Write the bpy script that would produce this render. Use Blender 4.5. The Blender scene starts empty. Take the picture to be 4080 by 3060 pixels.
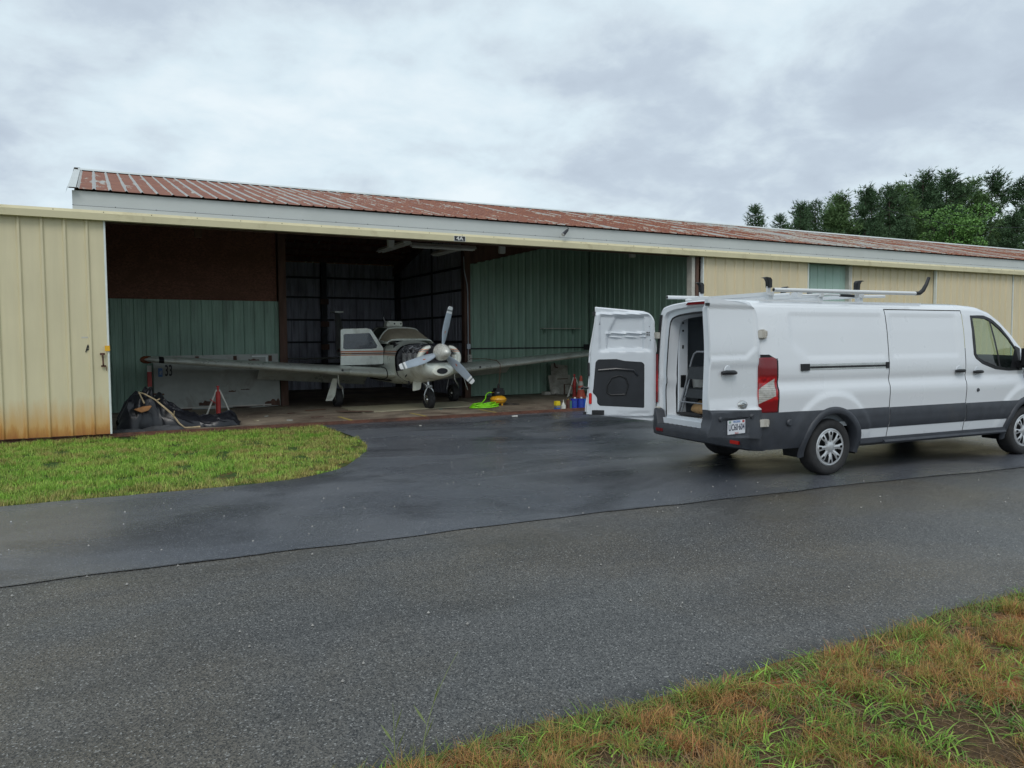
import bpy, bmesh, math, random
import numpy as np
from mathutils import Vector, Matrix
PI = math.pi
random.seed(7); RNG = np.random.default_rng(11)
S = bpy.context.scene
COL = S.collection

# ------------------------------------------------------------------ camera
FPX, CZ = 3090.0, 1.62
yawR = math.atan((2040 - 400) / FPX); pitch = math.atan((1530 - 1352) / FPX); roll = math.radians(0.3)
f = Vector((math.sin(yawR), math.cos(yawR), 0)); r = Vector((math.cos(yawR), -math.sin(yawR), 0)); u = Vector((0, 0, 1))
fw = f * math.cos(pitch) - u * math.sin(pitch); up = u * math.cos(pitch) + f * math.sin(pitch)
R2 = r * math.cos(roll) - up * math.sin(roll); U2 = up * math.cos(roll) + r * math.sin(roll)
cam_d = bpy.data.cameras.new('camera'); cam = bpy.data.objects.new('camera', cam_d); COL.objects.link(cam)
M4 = Matrix((R2, U2, -fw)).transposed().to_4x4(); M4.translation = Vector((0, 0, CZ)); cam.matrix_world = M4
cam_d.sensor_width = 36; cam_d.lens = FPX / 4080 * 36; cam_d.clip_end = 3000; cam_d.clip_start = 0.05
S.camera = cam

# ------------------------------------------------------------------ node helpers
def N(nt, t, **kw):
    n = nt.nodes.new(t)
    for k, v in kw.items():
        if k in ('op',): n.operation = v
        elif k == 'ins':
            for a, b in v.items(): n.inputs[a].default_value = b
        else: setattr(n, k, v)
    return n
def L(nt, a, b): nt.links.new(a, b)
def noise(nt, vec, scale, detail=4, rough=0.55, dist=0.0):
    n = N(nt, 'ShaderNodeTexNoise'); n.inputs['Scale'].default_value = scale; n.inputs['Detail'].default_value = detail
    n.inputs['Roughness'].default_value = rough; n.inputs['Distortion'].default_value = dist
    if vec is not None: L(nt, vec, n.inputs['Vector'])
    return n.outputs['Fac']
def ramp(nt, fac, pts, interp='LINEAR'):
    n = N(nt, 'ShaderNodeValToRGB'); L(nt, fac, n.inputs[0]); cr = n.color_ramp; cr.interpolation = interp
    while len(cr.elements) > 1: cr.elements.remove(cr.elements[-1])
    for i, (p, c) in enumerate(pts):
        if not hasattr(c, '__len__'): c = (c, c, c)
        e = cr.elements[0] if i == 0 else cr.elements.new(p)
        e.position = p; e.color = (*c[:3], 1)
    return n.outputs['Color']
def math_(nt, op, a, b=None, c=None, clamp=False):
    n = N(nt, 'ShaderNodeMath', operation=op); n.use_clamp = clamp
    for i, v in enumerate((a, b, c)):
        if v is None: continue
        if isinstance(v, (int, float)): n.inputs[i].default_value = v
        else: L(nt, v, n.inputs[i])
    return n.outputs[0]
def mix(nt, fac, a, b, mode='MIX'):
    n = N(nt, 'ShaderNodeMix', data_type='RGBA', blend_type=mode)
    for s, v in ((n.inputs[0], fac), (n.inputs[6], a), (n.inputs[7], b)):
        if isinstance(v, (int, float)): s.default_value = v
        elif isinstance(v, tuple): s.default_value = (*v[:3], 1)
        else: L(nt, v, s)
    return n.outputs[2]
def mapr(nt, v, a, b, c=0.0, d=1.0):
    n = N(nt, 'ShaderNodeMapRange'); n.clamp = True; L(nt, v, n.inputs[0])
    for i, x in zip((1, 2, 3, 4), (a, b, c, d)): n.inputs[i].default_value = x
    return n.outputs[0]
def scalev(nt, vec, s):
    n = N(nt, 'ShaderNodeMapping'); n.inputs['Scale'].default_value = s; L(nt, vec, n.inputs['Vector']); return n.outputs[0]

# ------------------------------------------------------------------ world (overcast sky) and sun
S.view_settings.view_transform = 'Standard'; S.view_settings.look = 'None'; S.view_settings.gamma = 1
S.view_settings.exposure = 0.5
SUN_EL, SUN_AZ = math.radians(48), math.radians(215)     # azimuth: compass-like, sun behind and left of the camera
w = bpy.data.worlds.new('World'); S.world = w; w.use_nodes = True; nt = w.node_tree; nt.nodes.clear()
tc = N(nt, 'ShaderNodeTexCoord'); gen = tc.outputs['Generated']
sky = N(nt, 'ShaderNodeTexSky', sky_type='NISHITA'); sky.sun_disc = False; sky.sun_elevation = SUN_EL; sky.sun_rotation = SUN_AZ
sky.air_density = 1.0; sky.dust_density = 3.0
bg1 = N(nt, 'ShaderNodeBackground'); L(nt, sky.outputs[0], bg1.inputs[0]); bg1.inputs[1].default_value = 0.06
sx = N(nt, 'ShaderNodeSeparateXYZ'); L(nt, gen, sx.inputs[0])
zz = math_(nt, 'MAXIMUM', sx.outputs[2], 0.0); den = math_(nt, 'ADD', zz, 0.34)
cx = math_(nt, 'DIVIDE', sx.outputs[0], den); cy = math_(nt, 'DIVIDE', sx.outputs[1], den)
cv = N(nt, 'ShaderNodeCombineXYZ'); L(nt, cx, cv.inputs[0]); L(nt, cy, cv.inputs[1]); cv.inputs[2].default_value = 8.4
n1 = noise(nt, scalev(nt, cv.outputs[0], (1, 1.1, 1)), 1.05, 5, 0.5, 0.35); n2 = noise(nt, cv.outputs[0], 3.4, 7, 0.55, 0.25)
n3 = noise(nt, scalev(nt, cv.outputs[0], (1, 1, 1)), 8.0, 6, 0.6, 0.3)
nn = math_(nt, 'ADD', math_(nt, 'MULTIPLY', n1, 0.56), math_(nt, 'ADD', math_(nt, 'MULTIPLY', n2, 0.32), math_(nt, 'MULTIPLY', n3, 0.12)))
cc = ramp(nt, nn, [(0.38, (0.42, 0.485, 0.565)), (0.44, (0.475, 0.55, 0.63)), (0.48, (0.56, 0.645, 0.71)), (0.52, (0.62, 0.725, 0.785)), (0.59, (0.72, 0.80, 0.84))])
hz = mapr(nt, sx.outputs[2], 0.0, 0.10, 0.0, 1.0)
cc = mix(nt, hz, (0.60, 0.67, 0.76), cc)
gnd = mapr(nt, sx.outputs[2], -0.02, 0.0, 0.0, 1.0)
cc = mix(nt, gnd, (0.10, 0.11, 0.09), cc)
bg2 = N(nt, 'ShaderNodeBackground'); L(nt, cc, bg2.inputs[0]); bg2.inputs[1].default_value = 0.88
ad = N(nt, 'ShaderNodeAddShader'); L(nt, bg1.outputs[0], ad.inputs[0]); L(nt, bg2.outputs[0], ad.inputs[1])
mxs = N(nt, 'ShaderNodeMixShader'); mxs.inputs[0].default_value = 0.9; L(nt, bg1.outputs[0], mxs.inputs[1]); L(nt, bg2.outputs[0], mxs.inputs[2])
wo = N(nt, 'ShaderNodeOutputWorld'); L(nt, mxs.outputs[0], wo.inputs[0])
sd = bpy.data.lights.new('sun', 'SUN'); sd.energy = 0.8; sd.angle = math.radians(25); sd.color = (1, 0.97, 0.93)
sun = bpy.data.objects.new('sun', sd); COL.objects.link(sun)
sdir = Vector((math.cos(SUN_EL) * math.sin(SUN_AZ), math.cos(SUN_EL) * math.cos(SUN_AZ), math.sin(SUN_EL)))
sun.rotation_euler = sdir.to_track_quat('Z', 'Y').to_euler()
sun.location = sdir * 60

# ------------------------------------------------------------------ materials
def pm(name, c, rough=0.6, metal=0.0, var=0.12, scale=6.0, bump=0.0, bscale=60.0, dirt=None, dirt_amt=0.0, dirt_scale=2.0, coat=0.0, stretch=(1, 1, 1), spec=0.5, trans=0.0, emit=None, ior=1.45):
    m = bpy.data.materials.new(name); m.use_nodes = True; nt = m.node_tree; b = nt.nodes['Principled BSDF']
    geo = N(nt, 'ShaderNodeTexCoord').outputs['Object']
    vec = scalev(nt, geo, stretch)
    n = noise(nt, vec, scale, 5, 0.6)
    lo = tuple(x * (1 - var) for x in c); hi = tuple(min(1, x * (1 + var)) for x in c)
    col = ramp(nt, n, [(0.3, lo), (0.7, hi)])
    if dirt:
        d = noise(nt, vec, dirt_scale, 8, 0.65, 0.4)
        col = mix(nt, mapr(nt, d, 0.62 - dirt_amt * 0.3, 0.72 - dirt_amt * 0.1, 0, min(1, dirt_amt * 1.6)), col, dirt)
    L(nt, col, b.inputs['Base Color'])
    rv = noise(nt, vec, scale * 1.7, 3)
    L(nt, mapr(nt, rv, 0.3, 0.7, max(0.02, rough * 0.85), min(1, rough * 1.15)), b.inputs['Roughness'])
    b.inputs['Metallic'].default_value = metal; b.inputs['Specular IOR Level'].default_value = spec
    if coat: b.inputs['Coat Weight'].default_value = coat; b.inputs['Coat Roughness'].default_value = 0.08
    if trans: b.inputs['Transmission Weight'].default_value = trans; b.inputs['IOR'].default_value = ior
    if bump:
        bn = noise(nt, geo, bscale, 4, 0.6); bp = N(nt, 'ShaderNodeBump'); bp.inputs['Strength'].default_value = bump
        bp.inputs['Distance'].default_value = 0.01; L(nt, bn, bp.inputs['Height']); L(nt, bp.outputs[0], b.inputs['Normal'])
    if emit: b.inputs['Emission Color'].default_value = (*emit[:3], 1); b.inputs['Emission Strength'].default_value = emit[3]
    return m
def asphalt(name, dark, light, speck, tint, rlo, rhi, sc, gr=0.4, dampk=0.5):
    m = bpy.data.materials.new(name); m.use_nodes = True; nt = m.node_tree; b = nt.nodes['Principled BSDF']
    P = N(nt, 'ShaderNodeNewGeometry').outputs['Position']
    v = N(nt, 'ShaderNodeTexVoronoi'); v.inputs['Scale'].default_value = sc; L(nt, P, v.inputs['Vector'])
    sxx = N(nt, 'ShaderNodeSeparateColor'); L(nt, v.outputs['Color'], sxx.inputs[0])
    big = noise(nt, P, 0.45, 5, 0.6, 0.3); mid = noise(nt, P, 3.5, 5, 0.65); fine = noise(nt, P, 95, 3, 0.7)
    col = ramp(nt, math_(nt, 'ADD', math_(nt, 'ADD', math_(nt, 'MULTIPLY', sxx.outputs[1], gr), math_(nt, 'MULTIPLY', fine, 0.75 - gr * .6)), math_(nt, 'MULTIPLY', mid, 0.25 - gr * .4)), [(0.25, dark), (0.75, light)])
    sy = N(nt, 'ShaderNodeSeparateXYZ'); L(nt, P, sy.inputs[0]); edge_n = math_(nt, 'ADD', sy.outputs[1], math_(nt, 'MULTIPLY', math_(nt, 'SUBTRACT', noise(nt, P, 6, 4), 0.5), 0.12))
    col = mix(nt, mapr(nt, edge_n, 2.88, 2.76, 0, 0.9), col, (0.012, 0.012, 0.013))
    trk = noise(nt, scalev(nt, P, (0.06, 2.2, 1)), 1.0, 4, 0.5, 0.2); col = mix(nt, mapr(nt, trk, 0.50, 0.68, 0, 0.30), col, mix(nt, 1.0, col, (0.66, 0.67, 0.70), 'MULTIPLY'))
    damp = noise(nt, scalev(nt, P, (0.45, 0.8, 1)), 0.8, 5, 0.55, 0.8)
    col = mix(nt, mapr(nt, damp, 0.49, 0.60, 0, dampk), col, mix(nt, 1.0, col, (0.40, 0.41, 0.44), 'MULTIPLY'))
    col = mix(nt, mapr(nt, big, 0.42, 0.62), col, mix(nt, 1.0, col, tint, 'MULTIPLY'))
    sp = mapr(nt, sxx.outputs[0], 0.94, 0.985, 0, 1)
    col = mix(nt, sp, col, speck)
    L(nt, col, b.inputs['Base Color'])
    wet = noise(nt, scalev(nt, P, (0.5, 1.0, 1)), 0.7, 4, 0.55, 0.6)
    L(nt, mapr(nt, wet, 0.40, 0.62, rlo, rhi), b.inputs['Roughness'])
    h = math_(nt, 'ADD', math_(nt, 'MULTIPLY', v.outputs['Distance'], 0.8), math_(nt, 'MULTIPLY', fine, 0.6))
    bp = N(nt, 'ShaderNodeBump'); bp.inputs['Strength'].default_value = 0.55; bp.inputs['Distance'].default_value = 0.006
    L(nt, h, bp.inputs['Height']); L(nt, bp.outputs[0], b.inputs['Normal'])
    return m
M = {}
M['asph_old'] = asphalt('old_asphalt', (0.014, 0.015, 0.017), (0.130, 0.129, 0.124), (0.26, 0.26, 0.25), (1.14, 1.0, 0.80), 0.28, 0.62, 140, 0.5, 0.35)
M['asph_new'] = asphalt('new_asphalt', (0.044, 0.047, 0.054), (0.145, 0.153, 0.172), (0.24, 0.25, 0.27), (0.72, 0.75, 0.80), 0.20, 0.44, 150, 0.24, 0.9)
def ground_mat(name, soil, dark, grn):
    m = bpy.data.materials.new(name); m.use_nodes = True; nt = m.node_tree; b = nt.nodes['Principled BSDF']
    P = N(nt, 'ShaderNodeNewGeometry').outputs['Position']
    a = noise(nt, P, 1.3, 6, 0.65); c = noise(nt, P, 9, 5, 0.7); d = noise(nt, P, 45, 4, 0.7)
    col = ramp(nt, d, [(0.3, dark), (0.6, grn), (0.8, tuple(x * 1.5 for x in grn))])
    col = mix(nt, mapr(nt, math_(nt, 'ADD', math_(nt, 'MULTIPLY', a, 0.6), math_(nt, 'MULTIPLY', c, 0.4)), 0.50, 0.60), col, ramp(nt, d, [(0.3, tuple(x * 0.6 for x in soil)), (0.7, soil)]))
    L(nt, col, b.inputs['Base Color']); b.inputs['Roughness'].default_value = 0.9; b.inputs['Specular IOR Level'].default_value = 0.2
    bp = N(nt, 'ShaderNodeBump'); bp.inputs['Strength'].default_value = 1.0; bp.inputs['Distance'].default_value = 0.03
    L(nt, c, bp.inputs['Height']); L(nt, bp.outputs[0], b.inputs['Normal'])
    return m
M['turf'] = ground_mat('turf_soil', (0.16, 0.075, 0.03), (0.02, 0.03, 0.012), (0.05, 0.10, 0.02))
M['verge'] = ground_mat('verge_soil', (0.40, 0.15, 0.05), (0.04, 0.026, 0.016), (0.10, 0.065, 0.03))
def grass_mat():
    m = bpy.data.materials.new('grass_blade'); m.use_nodes = True; nt = m.node_tree; b = nt.nodes['Principled BSDF']
    a = N(nt, 'ShaderNodeAttribute', attribute_name='Col'); L(nt, a.outputs['Color'], b.inputs['Base Color'])
    b.inputs['Roughness'].default_value = 0.55; b.inputs['Specular IOR Level'].default_value = 0.3
    tr = N(nt, 'ShaderNodeBsdfTranslucent'); L(nt, a.outputs['Color'], tr.inputs[0])
    ms = N(nt, 'ShaderNodeMixShader'); ms.inputs[0].default_value = 0.25
    L(nt, b.outputs[0], ms.inputs[1]); L(nt, tr.outputs[0], ms.inputs[2]); L(nt, ms.outputs[0], nt.nodes['Material Output'].inputs[0])
    return m
M['grass'] = grass_mat()
def rust_roof():
    m = bpy.data.materials.new('rusty_roof_metal'); m.use_nodes = True; nt = m.node_tree; b = nt.nodes['Principled BSDF']
    O = N(nt, 'ShaderNodeTexCoord').outputs['Object']; s = N(nt, 'ShaderNodeSeparateXYZ'); L(nt, O, s.inputs[0])
    X = s.outputs[0]
    k = math_(nt, 'DIVIDE', X, 0.24); fr = math_(nt, 'FRACT', k); fl = math_(nt, 'FLOOR', k)
    wn = N(nt, 'ShaderNodeTexWhiteNoise', noise_dimensions='1D'); L(nt, fl, wn.inputs['W'])
    dist = math_(nt, 'ABSOLUTE', math_(nt, 'SUBTRACT', fr, 0.5))          # 0.5 at a rib
    n = math_(nt, 'ADD', math_(nt, 'MULTIPLY', noise(nt, scalev(nt, O, (9, 1.1, 1.1)), 1.0, 6, 0.6, 0.2), 0.62), math_(nt, 'MULTIPLY', noise(nt, scalev(nt, O, (6, 9, 9)), 1.0, 5, 0.62, 0.3), 0.38))
    n_b = noise(nt, scalev(nt, O, (0.25, 0.8, 1)), 1.0, 3, 0.5)
    ribm = math_(nt, 'MULTIPLY', mapr(nt, dist, 0.36, 0.43, 0.0, 0.40), mapr(nt, math_(nt, 'ADD', X, math_(nt, 'MULTIPLY', wn.outputs[0], 3.0)), 1.0, 9.0, 1.0, 0.30))
    wnv = math_(nt, 'MULTIPLY', wn.outputs[0], 0.22)
    edge = mapr(nt, X, -0.3, 0.6, 0.22, 0.0)
    gx = mapr(nt, X, 2.0, 14.0, 0.0, 0.075)
    t = math_(nt, 'SUBTRACT', math_(nt, 'ADD', math_(nt, 'ADD', n, math_(nt, 'MULTIPLY', n_b, 0.35)), 0.12), math_(nt, 'ADD', math_(nt, 'ADD', ribm, wnv), math_(nt, 'ADD', edge, gx)))
    fac = mapr(nt, t, 0.44, 0.50)
    rc = ramp(nt, noise(nt, scalev(nt, O, (3, 12, 12)), 1.6, 6, 0.7), [(0.3, (0.12, 0.040, 0.026)), (0.5, (0.21, 0.072, 0.042)), (0.72, (0.38, 0.17, 0.075))])
    gc = ramp(nt, noise(nt, O, 3, 4), [(0.3, (0.29, 0.30, 0.30)), (0.7, (0.43, 0.42, 0.38))])
    rim = mapr(nt, math_(nt, 'ABSOLUTE', math_(nt, 'SUBTRACT', t, 0.45)), 0.0, 0.03, 0.55, 0.0)
    col = mix(nt, rim, mix(nt, fac, gc, rc), (0.50, 0.42, 0.26))
    L(nt, col, b.inputs['Base Color']); L(nt, mapr(nt, fac, 0, 1, 0.45, 0.8), b.inputs['Roughness'])
    L(nt, mapr(nt, fac, 0, 1, 0.3, 0.0), b.inputs['Metallic'])
    return m
M['roof'] = rust_roof()
def door_paint(name, c, rust=True, stain=0.0):
    m = bpy.data.materials.new(name); m.use_nodes = True; nt = m.node_tree; b = nt.nodes['Principled BSDF']
    O = N(nt, 'ShaderNodeTexCoord').outputs['Object']; s = N(nt, 'ShaderNodeSeparateXYZ'); L(nt, O, s.inputs[0])
    n = noise(nt, scalev(nt, O, (8, 8, 0.6)), 1.0, 5, 0.6); n2 = noise(nt, O, 0.9, 3)
    col = ramp(nt, math_(nt, 'ADD', math_(nt, 'MULTIPLY', n, 0.5), math_(nt, 'MULTIPLY', n2, 0.5)), [(0.3, tuple(x * 0.88 for x in c)), (0.7, tuple(x * 1.06 for x in c))])
    if rust:
        zn = math_(nt, 'ADD', s.outputs[2], math_(nt, 'MULTIPLY', math_(nt, 'SUBTRACT', noise(nt, scalev(nt, O, (6, 6, 0.8)), 1.5, 5, 0.7), 0.5), 0.55))
        col = mix(nt, mapr(nt, zn, 0.70, 0.16, 0.0, 0.95), col, (0.56, 0.30, 0.07))
        col = mix(nt, mapr(nt, zn, 0.26, 0.02, 0.0, 0.9), col, (0.33, 0.12, 0.03))
    L(nt, col, b.inputs['Base Color']); b.inputs['Roughness'].default_value = 0.5
    return m
M['cream_rust'] = door_paint('cream_paint_rusting', (0.67, 0.60, 0.40))
M['cream'] = door_paint('cream_paint', (0.69, 0.59, 0.40), False)
M['cream_trim'] = pm('cream_trim_paint', (0.60, 0.545, 0.35), 0.45, var=0.06, scale=2, dirt=(0.3, 0.24, 0.12), dirt_amt=0.25, dirt_scale=3)
M['fascia'] = pm('pale_grey_fascia_paint', (0.53, 0.56, 0.55), 0.5, var=0.05, scale=1.2)
M['green'] = pm('green_wall_paint', (0.235, 0.36, 0.285), 0.55, var=0.15, scale=1.5, stretch=(3, 3, 0.5), dirt=(0.13, 0.17, 0.14), dirt_amt=0.3, dirt_scale=1.3)
M['green_light'] = pm('pale_green_paint', (0.36, 0.50, 0.44), 0.5, var=0.08, scale=1.5)
M['galv'] = pm('galvanised_wall_sheet', (0.34, 0.35, 0.41), 0.5, 0.2, var=0.25, scale=2.5, stretch=(4, 4, 0.4), dirt=(0.05, 0.05, 0.05), dirt_amt=0.4)
M['osb'] = pm('chipboard', (0.15, 0.068, 0.044), 0.85, var=0.45, scale=22, stretch=(1, 1, 1.6), dirt=(0.11, 0.05, 0.03), dirt_amt=0.5, dirt_scale=2)
M['wood'] = pm('dark_timber', (0.10, 0.055, 0.04), 0.85, var=0.4, scale=7, stretch=(1, 1, 0.15))
M['steel_dark'] = pm('dark_steel', (0.03, 0.032, 0.036), 0.6, 0.2, var=0.3)
M['rail_rust'] = pm('rusty_rail', (0.13, 0.055, 0.035), 0.8, var=0.4, scale=8, dirt=(0.05, 0.03, 0.022), dirt_amt=0.5)
M['concrete'] = pm('dirty_concrete', (0.25, 0.205, 0.155), 0.75, var=0.35, scale=1.8, bump=0.2, bscale=40, dirt=(0.09, 0.062, 0.045), dirt_amt=0.6, dirt_scale=0.8)
M['yellow_line'] = pm('worn_yellow_line', (0.45, 0.35, 0.09), 0.7, var=0.3, scale=9, dirt=(0.17, 0.13, 0.08), dirt_amt=0.5, dirt_scale=9)
M['white_edge'] = pm('white_trim_paint', (0.68, 0.72, 0.70), 0.5, var=0.08)
M['van'] = pm('white_van_paint', (0.68, 0.71, 0.74), 0.30, var=0.012, scale=1.2, coat=0.8)
M['van_in'] = pm('van_inner_paint', (0.60, 0.64, 0.68), 0.4, var=0.06, scale=3)
M['clad'] = pm('black_plastic', (0.038, 0.043, 0.053), 0.5, var=0.18, scale=5, bump=0.15, bscale=300, dirt=(0.07, 0.07, 0.07), dirt_amt=0.25)
M['black'] = pm('black_trim', (0.010, 0.011, 0.013), 0.45, var=0.3)
M['seal'] = pm('rubber_seal', (0.008, 0.008, 0.010), 0.7, var=0.2)
M['liner'] = pm('cargo_liner_panel', (0.17, 0.195, 0.22), 0.6, var=0.15, scale=3)
M['liner_d'] = pm('dark_door_liner', (0.014, 0.017, 0.022), 0.35, var=0.3, scale=4)
M['tyre'] = pm('tyre_rubber', (0.022, 0.022, 0.023), 0.75, var=0.25, scale=9, bump=0.3, bscale=120)
M['rim'] = pm('silver_wheel_paint', (0.55, 0.56, 0.57), 0.32, 0.7, var=0.06)
M['chrome'] = pm('worn_chrome', (0.55, 0.56, 0.55), 0.25, 0.9, var=0.15)
M['alu'] = pm('white_aluminium_rail', (0.66, 0.68, 0.69), 0.38, 0.15, var=0.02, scale=1.0)
M['red'] = pm('red_lens', (0.42, 0.008, 0.012), 0.12, var=0.3, scale=8, coat=1.0)
M['red_dark'] = pm('dark_red_lens', (0.16, 0.006, 0.010), 0.15, var=0.3, scale=8, coat=1.0)
M['clear'] = pm('clear_lens', (0.60, 0.60, 0.57), 0.18, 0.3, var=0.35, scale=16, stretch=(1, 1, 3), coat=0.8)
def lens_mat():
    m = bpy.data.materials.new('tail_lens'); m.use_nodes = True; nt = m.node_tree; b = nt.nodes['Principled BSDF']
    O = N(nt, 'ShaderNodeTexCoord').outputs['Object']; s = N(nt, 'ShaderNodeSeparateXYZ'); L(nt, O, s.inputs[0])
    t = mapr(nt, s.outputs[0], 0.10, 0.345); lo = math_(nt, 'ADD', math_(nt, 'MULTIPLY', t, 0.10), 0.885); hi = math_(nt, 'ADD', math_(nt, 'MULTIPLY', t, 0.14), 1.045)
    k = math_(nt, 'MULTIPLY', math_(nt, 'GREATER_THAN', s.outputs[2], lo), math_(nt, 'LESS_THAN', s.outputs[2], hi))
    k = math_(nt, 'MULTIPLY', k, math_(nt, 'MULTIPLY', math_(nt, 'LESS_THAN', s.outputs[0], 0.315), math_(nt, 'GREATER_THAN', s.outputs[0], 0.102)))
    wv = math_(nt, 'SINE', math_(nt, 'MULTIPLY', s.outputs[2], 260)); n = noise(nt, O, 22, 3)
    rd = ramp(nt, n, [(0.35, (0.20, 0.005, 0.01)), (0.65, (0.50, 0.012, 0.015))])
    rd = mix(nt, mapr(nt, s.outputs[2], 1.17, 1.20, 0, 1), rd, (0.17, 0.006, 0.010)); rd = mix(nt, mapr(nt, s.outputs[2], 0.93, 0.90, 0, 1), rd, (0.19, 0.006, 0.010))
    cl = ramp(nt, math_(nt, 'ADD', math_(nt, 'MULTIPLY', wv, 0.16), n), [(0.2, (0.24, 0.235, 0.21)), (0.8, (0.50, 0.49, 0.46))])
    L(nt, mix(nt, k, rd, cl), b.inputs['Base Color']); b.inputs['Roughness'].default_value = 0.2; b.inputs['Coat Weight'].default_value = 0.25; return m
M['lens'] = lens_mat()
M['refl'] = pm('red_reflector', (0.62, 0.02, 0.015), 0.2, var=0.15, emit=(0.6, 0.02, 0.01, 0.0))
M['amber'] = pm('amber_reflector', (0.75, 0.40, 0.02), 0.25, var=0.1)
M['plate'] = pm('licence_plate_face', (0.66, 0.68, 0.72), 0.4, var=0.06)
M['ink'] = pm('dark_blue_ink', (0.015, 0.02, 0.05), 0.5, var=0.1)
M['ink_red'] = pm('red_ink', (0.4, 0.05, 0.04), 0.5, var=0.1)
M['ink_blue'] = pm('blue_ink', (0.10, 0.22, 0.50), 0.5, var=0.1)
def glass(name, tint, mixv, rough=0.03, dust=None):
    m = bpy.data.materials.new(name); m.use_nodes = True; nt = m.node_tree; nt.nodes.clear()
    g = N(nt, 'ShaderNodeBsdfGlossy'); g.inputs['Roughness'].default_value = rough; g.inputs[0].default_value = (1, 1, 1, 1)
    t = N(nt, 'ShaderNodeBsdfTransparent'); t.inputs[0].default_value = (*tint, 1)
    lw = N(nt, 'ShaderNodeLayerWeight'); lw.inputs[0].default_value = 0.5; fr_o = math_(nt, 'ADD', math_(nt, 'MULTIPLY', math_(nt, 'POWER', lw.outputs['Facing'], 4.0), 0.85), 0.045)
    ms = N(nt, 'ShaderNodeMixShader'); L(nt, math_(nt, 'ADD', fr_o, mixv, clamp=True), ms.inputs[0]); L(nt, t.outputs[0], ms.inputs[1]); L(nt, g.outputs[0], ms.inputs[2])
    out = ms.outputs[0]
    if dust:
        d = N(nt, 'ShaderNodeBsdfDiffuse'); d.inputs[0].default_value = (*dust[:3], 1)
        n = noise(nt, N(nt, 'ShaderNodeTexCoord').outputs['Object'], 2.5, 6, 0.65)
        m2 = N(nt, 'ShaderNodeMixShader'); L(nt, mapr(nt, n, 0.3, 0.7, dust[3] * 0.8, min(1, dust[3] * 1.15)), m2.inputs[0]); L(nt, out, m2.inputs[1]); L(nt, d.outputs[0], m2.inputs[2]); out = m2.outputs[0]
    o = N(nt, 'ShaderNodeOutputMaterial'); L(nt, out, o.inputs[0]); return m
M['glass'] = glass('tinted_green_glass', (0.74, 0.84, 0.76), 0.0)
M['glass_dusty'] = glass('dusty_windshield_glass', (0.4, 0.38, 0.33), 0.03, 0.1, (0.50, 0.44, 0.33, 0.80))
M['glass_pane'] = glass('hazy_side_window', (0.45, 0.5, 0.55), 0.10, 0.08, (0.30, 0.32, 0.36, 0.35))
# aeroplane paint with orange and brown cheat line bands by height
def plane_mat(name, stripes, c=(0.75, 0.79, 0.72)):
    m = bpy.data.materials.new(name); m.use_nodes = True; nt = m.node_tree; b = nt.nodes['Principled BSDF']
    O = N(nt, 'ShaderNodeTexCoord').outputs['Object']; s = N(nt, 'ShaderNodeSeparateXYZ'); L(nt, O, s.inputs[0])
    n = noise(nt, O, 3.0, 6, 0.65); d = noise(nt, scalev(nt, O, (2, 2, 1)), 1.4, 7, 0.65, 0.4)
    col = ramp(nt, n, [(0.3, tuple(x * 0.85 for x in c)), (0.7, tuple(x * 1.1 for x in c))])
    col = mix(nt, mapr(nt, d, 0.5, 0.75, 0, 0.55), col, (0.27, 0.24, 0.16))
    for z0, z1, sc in stripes:
        a = math_(nt, 'MULTIPLY', math_(nt, 'GREATER_THAN', s.outputs[2], z0), math_(nt, 'LESS_THAN', s.outputs[2], z1))
        col = mix(nt, a, col, sc)
    L(nt, col, b.inputs['Base Color']); L(nt, mapr(nt, n, 0.3, 0.7, 0.24, 0.40), b.inputs['Roughness']); b.inputs['Metallic'].default_value = 0.35 if 'wing' in name else 0.1
    return m
OR, BR, DK = (0.62, 0.20, 0.07), (0.12, 0.04, 0.028), (0.14, 0.05, 0.03)
STR = [(1.335, 1.358, OR), (1.290, 1.322, BR), (1.256, 1.268, OR), (1.268, 1.279, BR), (1.358, 1.365, BR)]
M['plane'] = plane_mat('aged_aircraft_paint', [])
M['plane_s'] = plane_mat('aged_aircraft_paint_striped', STR)
M['door_s'] = plane_mat('aircraft_door_paint_striped', STR, (0.80, 0.84, 0.79))
M['wing'] = plane_mat('dull_wing_metal', [], (0.66, 0.70, 0.64))
M['bowl'] = plane_mat('nose_ring_paint', [(1.40, 1.415, OR), (1.378, 1.392, BR), (1.355, 1.367, OR)], (0.80, 0.82, 0.74))
M['white_pl'] = pm('off_white_fairing', (0.74, 0.76, 0.67), 0.4, var=0.12, dirt=(0.25, 0.22, 0.16), dirt_amt=0.4)
M['prop'] = pm('grey_propeller_paint', (0.36, 0.42, 0.48), 0.38, 0.2, var=0.1, scale=4)
M['prop_w'] = pm('white_blade_tip', (0.72, 0.74, 0.74), 0.4, var=0.05)
M['prop_g'] = pm('grey_blade_band', (0.20, 0.22, 0.22), 0.4, var=0.05)
M['spinner'] = pm('grey_spinner_paint', (0.70, 0.71, 0.66), 0.28, 0.15, var=0.06, coat=0.3)
M['engine'] = pm('oily_engine_metal', (0.11, 0.11, 0.118), 0.35, 0.4, var=0.6, scale=14)
M['engine2'] = pm('engine_aluminium', (0.42, 0.42, 0.44), 0.35, 0.6, var=0.5, scale=12)
M['tarp'] = pm('black_plastic_sheet', (0.012, 0.013, 0.017), 0.32, var=0.4, scale=5)
M['rag'] = pm('dusty_grey_sheet', (0.05, 0.052, 0.056), 0.7, var=0.4, scale=6)
M['stick'] = pm('pale_stripped_branch', (0.42, 0.33, 0.20), 0.8, var=0.3, scale=8)
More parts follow.
